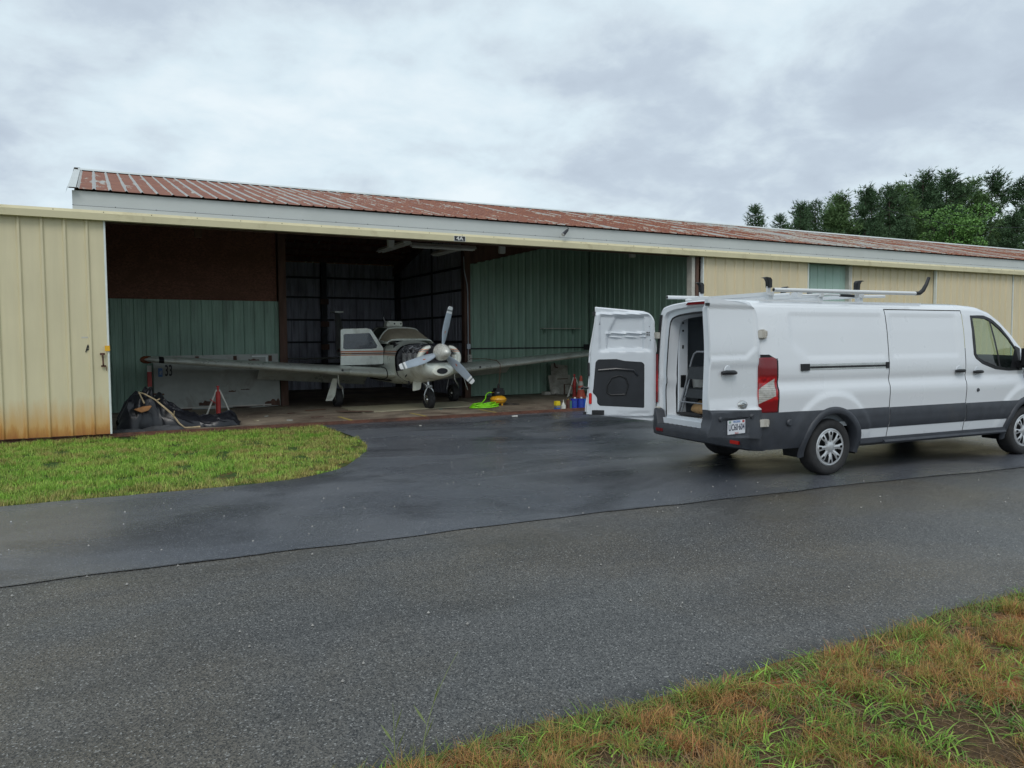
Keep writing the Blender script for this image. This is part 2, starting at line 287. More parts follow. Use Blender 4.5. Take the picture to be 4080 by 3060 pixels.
M['board_w'] = pm('weathered_white_panel', (0.37, 0.395, 0.37), 0.6, var=0.15, scale=2.2, dirt=(0.15, 0.12, 0.09), dirt_amt=0.3, dirt_scale=2.2)
M['ply'] = pm('worn_plywood', (0.40, 0.37, 0.26), 0.8, var=0.25, scale=2.5, stretch=(0.6, 3, 1), dirt=(0.2, 0.17, 0.12), dirt_amt=0.4)
M['orange_wood'] = pm('split_orange_wood', (0.42, 0.20, 0.08), 0.8, var=0.25, scale=10)
M['red_paint'] = pm('red_jack_paint', (0.48, 0.05, 0.045), 0.45, var=0.2)
M['leg_w'] = pm('grey_white_tube_paint', (0.62, 0.62, 0.56), 0.5, var=0.15)
M['cone'] = pm('faded_orange_cone', (0.55, 0.11, 0.07), 0.6, var=0.2)
M['collar'] = pm('dull_reflective_collar', (0.50, 0.48, 0.43), 0.5, var=0.15)
M['yel'] = pm('yellow_tank_paint', (0.85, 0.42, 0.02), 0.35, var=0.08, coat=0.3)
M['lime'] = pm('lime_green_hose', (0.28, 0.80, 0.02), 0.4, var=0.08)
M['blue'] = pm('blue_can', (0.015, 0.035, 0.33), 0.35, var=0.15)
M['blue2'] = pm('bright_blue_can', (0.02, 0.12, 0.50), 0.35, var=0.15)
M['yellow_cap'] = pm('yellow_plastic', (0.70, 0.55, 0.02), 0.4, var=0.06)
M['whitep'] = pm('white_plastic', (0.66, 0.66, 0.62), 0.4, var=0.08)
M['brown_can'] = pm('brown_label_can', (0.10, 0.035, 0.03), 0.5, var=0.2)
M['teal'] = pm('teal_label', (0.05, 0.14, 0.12), 0.5, var=0.1)
M['brass'] = pm('brass', (0.45, 0.28, 0.08), 0.35, 0.8)
M['sack'] = pm('tan_sack_cloth', (0.36, 0.22, 0.10), 0.9, var=0.25, scale=12)
M['cloth'] = pm('dark_cloth', (0.012, 0.012, 0.014), 0.9, var=0.4)
M['tube_grey'] = pm('grey_steel_tube', (0.30, 0.32, 0.35), 0.35, 0.6, var=0.08)
M['step'] = pm('dark_step_tread', (0.02, 0.025, 0.03), 0.6, var=0.2)
M['needle'] = pm('pine_needles', (0.072, 0.130, 0.062), 0.7, var=0.4, scale=0.8, spec=0.2)
M['needle2'] = pm('lighter_pine_needles', (0.100, 0.172, 0.064), 0.7, var=0.4, scale=0.8, spec=0.2)
M['leaf'] = pm('fresh_green_leaves', (0.12, 0.25, 0.06), 0.6, var=0.3, scale=0.9, spec=0.3)
M['bark'] = pm('pine_bark', (0.07, 0.05, 0.038), 0.9, var=0.3, scale=4)
M['lampw'] = pm('dusty_white_fixture', (0.5, 0.5, 0.5), 0.5, var=0.1)
M['sticker'] = pm('blue_sticker', (0.06, 0.17, 0.42), 0.5, var=0.12)
M['crack'] = pm('tar_crack', (0.008, 0.008, 0.009), 0.8, var=0.3)
M['hosebrown'] = pm('brown_rubber_cord', (0.12, 0.045, 0.02), 0.6, var=0.2)

# ------------------------------------------------------------------ mesh builders
class B:
    def __init__(s): s.v = []; s.f = []; s.m = []
    def add(s, vs, fs, mi=0):
        o = len(s.v); s.v += [tuple(v) for v in vs]; s.f += [tuple(i + o for i in q) for q in fs]; s.m += [mi] * len(fs); return s
    def box(s, x0, x1, y0, y1, z0, z1, mi=0, mat=None):
        vs = [Vector(p) for p in ((x0, y0, z0), (x1, y0, z0), (x1, y1, z0), (x0, y1, z0), (x0, y0, z1), (x1, y0, z1), (x1, y1, z1), (x0, y1, z1))]
        if mat is not None: vs = [mat @ v for v in vs]
        return s.add(vs, [(0, 3, 2, 1), (4, 5, 6, 7), (0, 1, 5, 4), (1, 2, 6, 5), (2, 3, 7, 6), (3, 0, 4, 7)], mi)
    def tube(s, pts, rad, n=10, mi=0, cap=True, sq=1.0):
        P = [Vector(p) for p in pts]; rs = rad if hasattr(rad, '__len__') else [rad] * len(P); vs = []; fs = []
        t0 = (P[1] - P[0]).normalized(); a = Vector((0, 0, 1)) if abs(t0.z) < 0.9 else Vector((1, 0, 0)); nrm = t0.cross(a).normalized()
        for i, p in enumerate(P):
            t = (P[min(i + 1, len(P) - 1)] - P[max(i - 1, 0)]).normalized(); nrm = (nrm - t * nrm.dot(t)).normalized(); bn = t.cross(nrm)
            for k in range(n):
                an = 2 * PI * k / n; vs.append(p + (nrm * math.cos(an) + bn * math.sin(an) * sq) * rs[i])
        for i in range(len(P) - 1):
            for k in range(n): fs.append((i * n + k, i * n + (k + 1) % n, (i + 1) * n + (k + 1) % n, (i + 1) * n + k))
        if cap: fs.append(tuple(range(n - 1, -1, -1))); fs.append(tuple(range((len(P) - 1) * n, len(P) * n)))
        return s.add(vs, fs, mi)
    def lathe(s, prof, n=24, mat=None, mi=0, a0=0, a1=2 * PI):   # prof: (radius, height) about z
        full = abs(a1 - a0 - 2 * PI) < 1e-6; m = n if full else n + 1; vs = []; fs = []
        for rr, h in prof:
            for k in range(m):
                an = a0 + (a1 - a0) * k / n; v = Vector((rr * math.cos(an), rr * math.sin(an), h)); vs.append(mat @ v if mat is not None else v)
        for i in range(len(prof) - 1):
            for k in range(n if full else m - 1): fs.append((i * m + k, i * m + (k + 1) % m, (i + 1) * m + (k + 1) % m, (i + 1) * m + k))
        return s.add(vs, fs, mi)
    def prism(s, poly, d0, d1, axis='y', mi=0, mat=None):
        n = len(poly); vs = []
        for d in (d0, d1):
            for a, b in poly:
                v = {'y': (a, d, b), 'x': (d, a, b), 'z': (a, b, d)}[axis]; v = Vector(v); vs.append(mat @ v if mat is not None else v)
        fs = [tuple(range(n)), tuple(range(2 * n - 1, n - 1, -1))] + [(i, n + i, n + (i + 1) % n, (i + 1) % n) for i in range(n)]
        return s.add(vs, fs, mi)
    def grid(s, pts, mi=0, skip=None):                              # pts[i][j]
        ni, nj = len(pts), len(pts[0]); vs = [p for row in pts for p in row]; fs = []
        for i in range(ni - 1):
            for j in range(nj - 1):
                if skip and skip(i, j): continue
                fs.append((i * nj + j, (i + 1) * nj + j, (i + 1) * nj + j + 1, i * nj + j + 1))
        return s.add(vs, fs, mi)
    def mesh(s, name, mats, smooth=False, fixn=True):
        used = sorted(set(i for q in s.f for i in q))
        if len(used) < len(s.v): mp = {a: k for k, a in enumerate(used)}; s.v = [s.v[a] for a in used]; s.f = [tuple(mp[i] for i in q) for q in s.f]
        me = bpy.data.meshes.new(name); me.from_pydata(s.v, [], s.f)
        for m in (mats if isinstance(mats, (list, tuple)) else [mats]): me.materials.append(m)
        me.polygons.foreach_set('material_index', s.m); 
        if fixn:
            bm = bmesh.new(); bm.from_mesh(me); bmesh.ops.recalc_face_normals(bm, faces=bm.faces); bm.to_mesh(me); bm.free()
        me.polygons.foreach_set('use_smooth', [smooth] * len(me.polygons)); me.update()
        return me
    def obj(s, name, mats, parent=None, smooth=False, bevel=0.0, weld=False, auto=35, fixn=True):
        if weld:
            me = s.mesh(name, mats, smooth, False); bm = bmesh.new(); bm.from_mesh(me); bmesh.ops.remove_doubles(bm, verts=bm.verts, dist=1e-4); bmesh.ops.recalc_face_normals(bm, faces=bm.faces); bm.to_mesh(me); bm.free()
        else: me = s.mesh(name, mats, smooth, fixn)
        if bevel:
            bm = bmesh.new(); bm.from_mesh(me)
            ed = [e for e in bm.edges if len(e.link_faces) == 2 and e.calc_face_angle(0) > 0.6]
            bmesh.ops.bevel(bm, geom=ed, offset=bevel, segments=2, affect='EDGES', clamp_overlap=True); bm.to_mesh(me); bm.free(); smooth = True
        if smooth:
            me.polygons.foreach_set('use_smooth', [True] * len(me.polygons))
            try: me.set_sharp_from_angle(angle=math.radians(auto))
            except Exception: pass
        o = bpy.data.objects.new(name, me); COL.objects.link(o)
        if parent is not None: o.parent = parent
        return o
def thing(name, label, cat, loc=(0, 0, 0), rz=0, group=None):
    o = bpy.data.objects.new(name, None); COL.objects.link(o); o.location = loc; o.rotation_euler = (0, 0, rz); o.empty_display_size = 0.1
    return tag(o, label, cat, group)
def tag(o, label, cat, group=None):
    o['label'] = label; o['category'] = cat
    if group: o['group'] = group
    return o
def kind(o, k='structure'): o['kind'] = k; return o
def recenter(o, loc):                                               # move a mesh thing's origin to loc
    loc = Vector(loc); o.data.transform(Matrix.Translation(-loc)); o.location = loc; return o
def dup(root, loc=None, rz=None, label=None, scale=None):
    c = root.copy(); COL.objects.link(c)
    for ch in root.children:
        d = ch.copy(); COL.objects.link(d); d.parent = c
        for g in ch.children: e = g.copy(); COL.objects.link(e); e.parent = d
    if loc is not None: c.location = loc
    if rz is not None: c.rotation_euler.z = rz
    if scale is not None: c.scale = scale
    if label: c['label'] = label
    return c
def rot(axis, deg): return Matrix.Rotation(math.radians(deg), 4, axis)
def T(x, y, z): return Matrix.Translation((x, y, z))
def ss(a, b, x):
    t = min(1, max(0, (x - a) / (b - a))) if a != b else float(x > a); return t * t * (3 - 2 * t)
def text_mesh(txt, size, name, mat, parent, mtx, extrude=0.001, bold=0.0, xs=1.0):
    c = bpy.data.curves.new(name, 'FONT'); c.body = txt; c.size = size; c.extrude = extrude; c.offset = bold; c.align_x = 'CENTER'; c.align_y = 'CENTER'; c.resolution_u = 3
    o = bpy.data.objects.new('tmp', c); COL.objects.link(o); bpy.context.view_layer.update()
    me = bpy.data.meshes.new_from_object(o.evaluated_get(bpy.context.evaluated_depsgraph_get())); bpy.data.objects.remove(o); bpy.data.curves.remove(c)
    me.transform(Matrix.Scale(xs, 4, (1, 0, 0))); me.transform(mtx); me.materials.clear(); me.materials.append(mat)
    ob = bpy.data.objects.new(name, me); COL.objects.link(ob); ob.parent = parent; return ob
FACE_Y = rot('X', 90)                                               # text facing -Y (towards the camera)
def ribbed(b, x0, x1, z0, z1, y, pitch=0.24, h=0.025, w=0.03, top=0.02, face=-1, phase=0.0, minor=True, mi=0, fn=None):
    """sheet in the x-z plane at depth y with trapezoid ribs standing out towards face"""
    xs = [(x0, 0.0)]; k = math.floor((x0 - phase) / pitch)
    while True:
        c = phase + k * pitch; k += 1
        if c > x1 - w: break
        if c - w < x0: continue
        xs += [(c - w, 0), (c - top / 2, h), (c + top / 2, h), (c + w, 0)]
        if minor and c + pitch < x1:
            for q in (0.35, 0.65): xm = c + pitch * q; xs += [(xm - 0.012, 0), (xm, h * 0.22), (xm + 0.012, 0)]
    xs.append((x1, 0.0)); fn = fn or (lambda x, d, z: (x, y + face * d, z))
    b.grid([[fn(x, d, z0), fn(x, d, z1)] for x, d in xs], mi); return b

# ------------------------------------------------------------------ ground, roads, grass
FY = 14.80                                                          # hangar door line
b = B(); b.add([(-1200, -1200, -0.012), (1200, -1200, -0.012), (1200, 1200, -0.012), (-1200, 1200, -0.012)], [(0, 1, 2, 3)]); kind(b.obj('ground', M['turf']))
b = B()
def edge_w(x, amp=0.03, ph=0.0): return amp * (math.sin(x * 1.7 + ph) + 0.6 * math.sin(x * 4.3 + 1 + ph) + 0.35 * math.sin(x * 9.1 + 2 * ph))
xs = [-60] + [-8 + 0.1 * i for i in range(400)] + [90]
def seam(x): return 6.03 - 0.0075 * max(-3, x) ** 1 * (1 + max(0, min(x, 12)) * 0.65) * 1.0 + edge_w(x, 0.018, 1.3)
pts = [[(x, 2.74 + edge_w(x, 0.03), -0.002), (x, seam(x) + 0.25, -0.002)] for x in xs]
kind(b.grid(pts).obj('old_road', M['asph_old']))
# new asphalt: strip along the old road plus the apron up to the hangar
ap = B()
def lawn_edge(x): return 9.03 + edge_w(x, 0.012, 2.0)
L1 = [(-60, 9.03)] + [(x, lawn_edge(x)) for x in np.arange(-8, 1.4, 0.1)] + [(1.5, 9.05), (1.9, 9.12), (2.2, 9.25), (2.5, 9.47), (2.75, 9.75), (2.95, 10.1), (3.15, 10.5), (3.38, 10.9), (3.58, 11.5), (3.7, 12.2), (3.72, 13.0), (3.7, 13.8), (3.68, 14.745)]
R1 = [(10.75, 14.745), (10.72, 13.9), (10.6, 12.9), (10.7, 12.0), (11.1, 11.0), (11.9, 10.0), (13.2, 9.3), (15, 9.05), (90, 9.03)]
poly = [(x, y) for x, y in L1] + R1 + [(90, seam(90))] + [(x, seam(x)) for x in reversed(xs[1:-1])] + [(-60, seam(-60))]
bm = bmesh.new(); vs = [bm.verts.new((x, y, 0.004)) for x, y in poly]; fc = bm.faces.new(vs); bmesh.ops.triangulate(bm, faces=[fc]); bmesh.ops.recalc_face_normals(bm, faces=bm.faces)
for q in bm.faces:
    if q.normal.z < 0: q.normal_flip()
me = bpy.data.meshes.new('new_road'); bm.to_mesh(me); bm.free(); me.materials.append(M['asph_new']); o = bpy.data.objects.new('new_road', me); COL.objects.link(o); kind(o)
def inside_l(x, y): return y > 9.0 and x < 3.8
# dark broken crack along the seam
b = B(); prev = []
for x in np.arange(-8, 30, 0.06):
    wv = max(0.001, 0.0032 * (0.5 + 0.9 * math.sin(x * 2.3) * math.sin(x * 0.9 + 1) + random.uniform(-.5, .6))); yj = random.uniform(-0.006, 0.006)
    prev.append([(x, seam(x) + yj - wv, 0.0085), (x, seam(x) + yj + wv, 0.0085)])
kind(b.grid(prev).obj('pavement_crack', M['crack']))
b = B(); b.add([(-0.35, FY - 0.05, 0.006), (46, FY - 0.05, 0.006), (46, 26, 0.006), (-0.35, 26, 0.006)], [(0, 1, 2, 3)]); kind(b.obj('concrete_floor', M['concrete']))
b = B()
for x0 in (4.42, 6.02, 7.68): b.add([(x0 - 0.02, 14.92, 0.011), (x0 + 0.07, 14.92, 0.011), (x0 + 0.02, 16.1, 0.011), (x0 - 0.05, 16.1, 0.011)], [(0, 1, 2, 3)])
kind(b.obj('floor_paint_lines', M['yellow_line']))

b = B(); rg_ = np.random.default_rng(77)
for i in range(420):
    x, y, q = rg_.uniform(-1.5, 9), rg_.uniform(2.85, 14.2), rg_.uniform(.004, .011)
    if inside_l(x, y): continue
    b.add([(x - q, y, .003), (x, y - q, .003), (x + q, y, .003), (x, y + q, .003), (x, y, .007 + q * .8)], [(0, 1, 4), (1, 2, 4), (2, 3, 4), (3, 0, 4)])
o = b.obj('loose_grit', pm('pale_grit', (.30, .29, .27), .8, var=.4, scale=3), fixn=False); o['kind'] = 'stuff'; o['label'] = 'scattered loose grit and tiny pale stones on the asphalt'; o['category'] = 'grit'
def blades(name, P, hgt, wid, lean, cols, mat, segs=2, tilt_jit=1.0):
    """P (n,3) bases, arrays hgt/wid/lean, cols (n,3)"""
    n = len(P); az = RNG.uniform(0, 2 * PI, n); wz = az + PI / 2 + RNG.uniform(-.5, .5, n)
    d = np.stack([np.cos(az), np.sin(az), np.zeros(n)], 1); wv = np.stack([np.cos(wz), np.sin(wz), np.zeros(n)], 1)
    rows = []
    ts = np.linspace(0, 1, segs + 1)
    for t in ts:
        c = P + d * (lean * hgt * t ** 1.7)[:, None] + np.array([0, 0, 1]) * (hgt * (t - 0.35 * lean * t * t))[:, None]
        ww = wid * (1 - t ** 1.5) + 0.0004
        rows += [c - wv * ww[:, None] / 2, c + wv * ww[:, None] / 2]
    V = np.stack(rows, 1); k = V.shape[1]; V = V.reshape(-1, 3)
    fo = np.array([[2 * i, 2 * i + 1, 2 * i + 3, 2 * i + 2] for i in range(segs)])
    F = (np.arange(n)[:, None, None] * k + fo[None]).reshape(-1, 4)
    me = bpy.data.meshes.new(name); me.vertices.add(len(V)); me.vertices.foreach_set('co', V.ravel()); me.loops.add(F.size); me.loops.foreach_set('vertex_index', F.ravel().astype(np.int32))
    me.polygons.add(len(F)); me.polygons.foreach_set('loop_start', np.arange(0, F.size, 4, dtype=np.int32)); me.polygons.foreach_set('loop_total', np.full(len(F), 4, np.int32))
    me.update(calc_edges=True)
    ca = me.color_attributes.new('Col', 'FLOAT_COLOR', 'POINT'); C4 = np.concatenate([np.repeat(cols, k, 0), np.ones((n * k, 1))], 1); ca.data.foreach_set('color', C4.ravel().astype(np.float32))
    me.materials.append(mat); o = bpy.data.objects.new(name, me); COL.objects.link(o); return o
def vnoise(x, y, s, seed=0):
    out = np.zeros_like(x); rg = np.random.default_rng(seed)
    for k in range(5):
        a, bb, p, q = rg.uniform(-1, 1, 4); out += np.sin(x * s * (a * 2 + .3) * 2 + p * 6 + np.sin(y * s * bb * 3 + q * 6) * 1.3) * np.sin(y * s * (bb * 2 + .4) * 2 + q * 5 + 1.7 * np.sin(x * s * a * 2.2))
    return out / 2.2
def inside_lawn(x, y):
    ok = (y < 14.66) & (x > -9)
    pl = np.array([(-60, 9.03), (1.4, 9.04), (1.9, 9.12), (2.2, 9.25), (2.5, 9.47), (2.75, 9.75), (2.95, 10.1), (3.15, 10.5), (3.38, 10.9), (3.58, 11.5), (3.7, 12.2)])
    ylow = np.interp(x, pl[:, 0], pl[:, 1]); jit = 0.05 * vnoise(x, y, 3.0, 5)
    return ok & (y > ylow + 0.0 + jit) & (x < 3.68 + jit * 1.5)
def lerp3(a, bb, t): return np.array(a)[None] * (1 - t[:, None]) + np.array(bb)[None] * t[:, None]
n = 210000; X = RNG.uniform(-4.2, 3.8, n); Y = RNG.uniform(8.95, 14.7, n); k = inside_lawn(X, Y); X, Y = X[k], Y[k]
pn = vnoise(X, Y, 1.2, 1); pn2 = vnoise(X, Y, 3.1, 2)
dry = np.clip(0.22 + 0.65 * pn2 + 0.35 * vnoise(X, Y, 7.0, 14) + 0.55 * np.clip((X - 1.0) / 2.6, 0, 1) + 0.7 * np.clip((9.45 - Y) / .4, 0, 1) + 0.3 * RNG.normal(size=len(X)), 0, 1)
keep = RNG.uniform(size=len(X)) > np.clip(vnoise(X, Y, 2.4, 9) - 0.30, 0, 1) * 1.6 + 0.15; X, Y, pn, pn2, dry = X[keep], Y[keep], pn[keep], pn2[keep], dry[keep]
g = lerp3((0.15, 0.34, 0.035), (0.36, 0.56, 0.09), np.clip(0.5 + 0.45 * pn + 0.3 * RNG.normal(size=len(X)), 0, 1))
cols = (g * (1 - 0.8 * dry[:, None]) + np.array((0.44, 0.33, 0.13))[None] * 0.8 * dry[:, None]) * RNG.uniform(.55, 1.4, len(X))[:, None]
o = blades('lawn_grass', np.stack([X, Y, np.full_like(X, -0.012)], 1), RNG.uniform(0.02, 0.075, len(X)) * (1 + 0.45 * vnoise(X, Y, 5.0, 18)), RNG.uniform(0.004, 0.009, len(X)), RNG.uniform(0.2, 1.1, len(X)), cols, M['grass'])
kind(tag(o, 'short bright green grass of the island beside the cream sliding door', 'grass'), 'stuff')
# grass between the apron and the next hangar doors, to the right of the apron
n = 60000; X = RNG.uniform(9.6, 26, n); Y = RNG.uniform(9.1, 14.7, n)
rx = np.interp(Y, [9.05, 9.3, 10, 11, 12, 12.9, 13.9, 14.75], [15, 13.2, 11.9, 11.1, 10.7, 10.6, 10.72, 10.75]); k = (X > rx) & (RNG.uniform(size=n) < np.clip(1.4 - (X - 10) / 12, .25, 1)); X, Y = X[k], Y[k]
cols = lerp3((0.14, 0.30, 0.04), (0.33, 0.48, 0.09), RNG.uniform(size=len(X)))
o = blades('far_lawn_grass', np.stack([X, Y, np.full_like(X, -0.012)], 1), RNG.uniform(0.05, 0.16, len(X)), RNG.uniform(0.008, 0.016, len(X)), RNG.uniform(0.2, 1.0, len(X)), cols, M['grass'])
kind(tag(o, 'green grass growing behind the white van, by the hangar wall', 'grass'), 'stuff')
# near verge
b = B(); gx = [-6 + 0.25 * i for i in range(90)]; gy = [2.78, 2.68, 2.5, 2.2, 1.9, 1.5, 1, 0, -2, -6]
def verge_z(x, y): return -0.004 + (0.05 * ss(2.8, 2.2, y) + 0.02 * math.sin(x * 3 + y * 2) * ss(2.75, 2.3, y) + 0.02 * math.sin(x * 7.7 - y * 5) * ss(2.75, 2.3, y)) * 0.7
kind(b.grid([[(x, y + (edge_w(x, 0.03) - 0.02 if i < 2 else 0), verge_z(x, y)) for i, y in enumerate(gy)] for x in gx]).obj('verge_ground', M['verge'], smooth=True))
def vz(X, Y): return -0.004 + 0.7 * (0.05 * np.clip((2.8 - Y) / .6, 0, 1) + 0.02 * np.sin(X * 3 + Y * 2) * np.clip((2.75 - Y) / .45, 0, 1)) - 0.004
# fine reddish-brown tufts
def clumps(nc, per, x0, x1, y0, y1, sp, seed):
    rg = np.random.default_rng(seed); cx = rg.uniform(x0, x1, nc); cy = rg.uniform(y0, y1, nc)
    X = np.repeat(cx, per) + rg.normal(0, sp, nc * per); Y = np.repeat(cy, per) + rg.normal(0, sp, nc * per); ci = np.repeat(np.arange(nc), per)
    return X, Y, ci, nc
def vis(X, Y): return (Y < 2.67 + 0.03 * np.sin(X * 1.7)) & (X > 0.3) & (Y < 3)
X, Y, ci, nc = clumps(1250, 120, 0.4, 6.6, 1.05, 2.63, 0.033, 21); k = vis(X, Y) & (vnoise(X, Y, 2.6, 33) > -0.25) & (vnoise(X, Y, 6.5, 35) > -0.45); X, Y, ci = X[k], Y[k], ci[k]
cc_ = RNG.uniform(size=nc)[ci]; mixv = np.clip(cc_ + 0.2 * RNG.normal(size=len(X)), 0, 1)
cols = lerp3((0.46, 0.22, 0.09), (0.29, 0.26, 0.065), mixv); cols[mixv > 0.80] = (0.20, 0.32, 0.05); cols *= RNG.uniform(.45, 1.6, len(X))[:, None]
o = blades('brown_verge_grass', np.stack([X, Y, vz(X, Y)], 1), RNG.uniform(0.03, 0.085, len(X)) * (0.5 + 0.9 * RNG.uniform(size=nc)[ci]), RNG.uniform(0.0014, 0.0030, len(X)), RNG.uniform(0.2, 1.3, len(X)), cols, M['grass'], 3)
kind(tag(o, 'fine reddish brown grass tufts on the near road verge', 'grass'), 'stuff')
# broad green blades
X, Y, ci, nc = clumps(1050, 10, 0.4, 6.8, 1.05, 2.70, 0.03, 22); k = vis(X, Y - 0.02); X, Y, ci = X[k], Y[k], ci[k]
cc_ = RNG.uniform(size=nc)[ci]; cols = lerp3((0.08, 0.17, 0.035), (0.30, 0.50, 0.07), np.clip(cc_ + 0.15 * RNG.normal(size=len(X)), 0, 1)) * RNG.uniform(.6, 1.4, len(X))[:, None]
o = blades('green_verge_weeds', np.stack([X, Y, vz(X, Y)], 1), RNG.uniform(0.035, 0.085, len(X)) * (0.6 + 0.7 * RNG.uniform(size=nc)[ci]), RNG.uniform(0.005, 0.011, len(X)), RNG.uniform(0.7, 1.9, len(X)), cols, M['grass'], 3)
kind(tag(o, 'broad bladed bright green weeds scattered over the near verge', 'weeds'), 'stuff')
# edge grass row hanging over the road edge
X = RNG.uniform(0.3, 7, 5200); Y = 2.66 + 0.03 * np.sin(X * 1.7) + RNG.normal(0, 0.035, len(X)); t = RNG.uniform(size=len(X))
o = blades('road_edge_grass', np.stack([X, Y, np.full_like(X, -0.004)], 1), RNG.uniform(0.02, 0.085, len(X)), RNG.uniform(0.002, 0.007, len(X)), RNG.uniform(0.4, 1.5, len(X)), lerp3((0.27, 0.18, 0.07), (0.14, 0.27, 0.05), t), M['grass'], 3)
kind(tag(o, 'ragged grass fringe along the edge of the old asphalt', 'grass'), 'stuff')
# dead clippings lying flat on the verge soil
n = 8000; X = RNG.uniform(0.4, 6.8, n); Y = RNG.uniform(1.0, 2.68, n)
o = blades('dry_clippings', np.stack([X, Y, vz(X, Y) + 0.008], 1), RNG.uniform(0.03, 0.08, n), RNG.uniform(0.002, 0.005, n), RNG.uniform(2.4, 2.9, n), lerp3((0.18, 0.11, 0.06), (0.40, 0.27, 0.14), RNG.uniform(size=n)), M['grass'], 2)
kind(tag(o, 'dead straw clippings lying flat among the verge tufts', 'straw'), 'stuff')
# two tall seed stalks at the bottom edge
for i, (x, y, h, tx, lab) in enumerate([(1.02, 2.66, 0.42, 0.16, 'taller seed stalk leaning over the road at the near grass edge'), (0.93, 2.70, 0.26, 0.0, 'shorter upright seed stalk beside the taller one at the near grass edge')]):
    b = B(); st = [(x + tx * t * t, y + 0.02 * t, h * t) for t in np.linspace(0, 1, 8)]; b.tube(st, [0.0022 * (1 - 0.7 * t) for t in np.linspace(0, 1, 8)], 5)
    for t, an in ((0.25, 0.6), (0.4, 2.6), (0.55, 0.9)):
        p = Vector((x + tx * t * t, y + 0.02 * t, h * t)); q = p + Vector((math.cos(an) * 0.06, 0.01, 0.09)); m_ = (p + q) / 2
        b.add([p, m_ + Vector((0.006, 0.004, 0)), q, m_ - Vector((0.006, 0.004, 0))], [(0, 1, 2, 3)])
    o = b.obj('seed_stalk', pm('pale_stalk_green', (0.20, 0.25, 0.09), 0.6)); recenter(o, (x, y, 0)); tag(o, lab, 'grass stalk', 'seed stalks at the road edge')

# ------------------------------------------------------------------ hangar
BX0, BX1, FT, FB = -0.32, 46.0, 4.10, 3.72            # building ends, eave height, fascia bottom
RIDGE_Y, RIDGE_Z, BACK_Y = 20.2, 5.46, 25.6
EY = 14.62
hg = thing('hangar', 'long low metal aircraft hangar with rusty ribbed roof and cream sliding doors', 'hangar', (0, 0, 0))
b = B()
sl = (RIDGE_Z - FT) / (RIDGE_Y - EY)
def roof_fn(side):
    def fn(x, d, t):
        y = EY + (RIDGE_Y - EY) * t if side > 0 else RIDGE_Y + (BACK_Y + 0.25 - RIDGE_Y) * t
        z = FT + (RIDGE_Z - FT) * t if side > 0 else RIDGE_Z - sl * (BACK_Y + 0.25 - RIDGE_Y) * t
        return (x, y, z + d + 0.012)
    return fn
ribbed(b, BX0 - 0.05, BX1, 0, 1, 0, 0.24, 0.018, 0.026, 0.012, phase=0.0, fn=roof_fn(1), minor=False); ribbed(b, BX0 - 0.05, BX1, 0, 1, 0, 0.24, 0.022, 0.028, 0.018, phase=0.0, fn=roof_fn(-1))
b.obj('roof', M['roof'], hg)
b = B(); b.add([(BX0 - 0.05, RIDGE_Y - 0.22, RIDGE_Z - 0.02), (BX1, RIDGE_Y - 0.22, RIDGE_Z - 0.02), (BX1, RIDGE_Y, RIDGE_Z + 0.06), (BX0 - 0.05, RIDGE_Y, RIDGE_Z + 0.06), (BX1, RIDGE_Y + 0.22, RIDGE_Z - 0.02), (BX0 - 0.05, RIDGE_Y + 0.22, RIDGE_Z - 0.02)], [(0, 1, 2, 3), (3, 2, 4, 5)])
b.v = [(max(p[0], BX0 + .02), p[1], p[2]) for p in b.v]
b.obj('ridge_cap', M['fascia'], hg)
b = B()                                                             # rake trim at the near gable end
for y0, y1, z0, z1 in ((EY - 0.06, RIDGE_Y, FT - 0.03, RIDGE_Z + 0.02), (RIDGE_Y, BACK_Y + 0.25, RIDGE_Z + 0.02, 4.1)):
    b.add([(BX0 - 0.09, y0, z0 - 0.06), (BX0 - 0.09, y1, z1 - 0.06), (BX0 - 0.06, y1, z1 + 0.01), (BX0 - 0.06, y0, z0 + 0.05), (BX0 + 0.06, y1, z1 + 0.008), (BX0 + 0.06, y0, z0 + 0.05)], [(0, 1, 2, 3), (3, 2, 4, 5)])
b.obj('rake_trim', M['fascia'], hg)
b = B(); b.box(BX0, BX1, EY + 0.06, EY + 0.085, FB - 0.06, FT - 0.01); b.box(BX0, BX1, EY + 0.045, EY + 0.06, FB - 0.02, FB + 0.125)
x = BX0                                                             # lap line and screw heads belong to the fascia
while x < BX1:
    b.box(x, x + 0.012, EY + 0.040, EY + 0.0448, FB + 0.128, FB + 0.14, 1); x += 0.62
b.box(BX0, BX1, EY + 0.05, EY + 0.0598, FB + 0.1255, FB + 0.131, 1)
b.obj('fascia', [M['fascia'], M['steel_dark']], hg)
b = B()                                                             # cream door track cover running past the building end
b.prism([(EY - 0.10, 3.61), (EY + 0.04, 3.61), (EY + 0.04, 3.775), (EY - 0.02, 3.775), (EY - 0.055, 3.725), (EY - 0.10, 3.72)], -4.6, BX1, 'x')
for x in np.arange(-4.2, 40, 0.72): b.box(x, x + 0.014, EY - 0.045, EY - 0.035, 3.742, 3.754, 1)
b.obj('door_track', [M['cream_trim'], M['steel_dark']], hg)
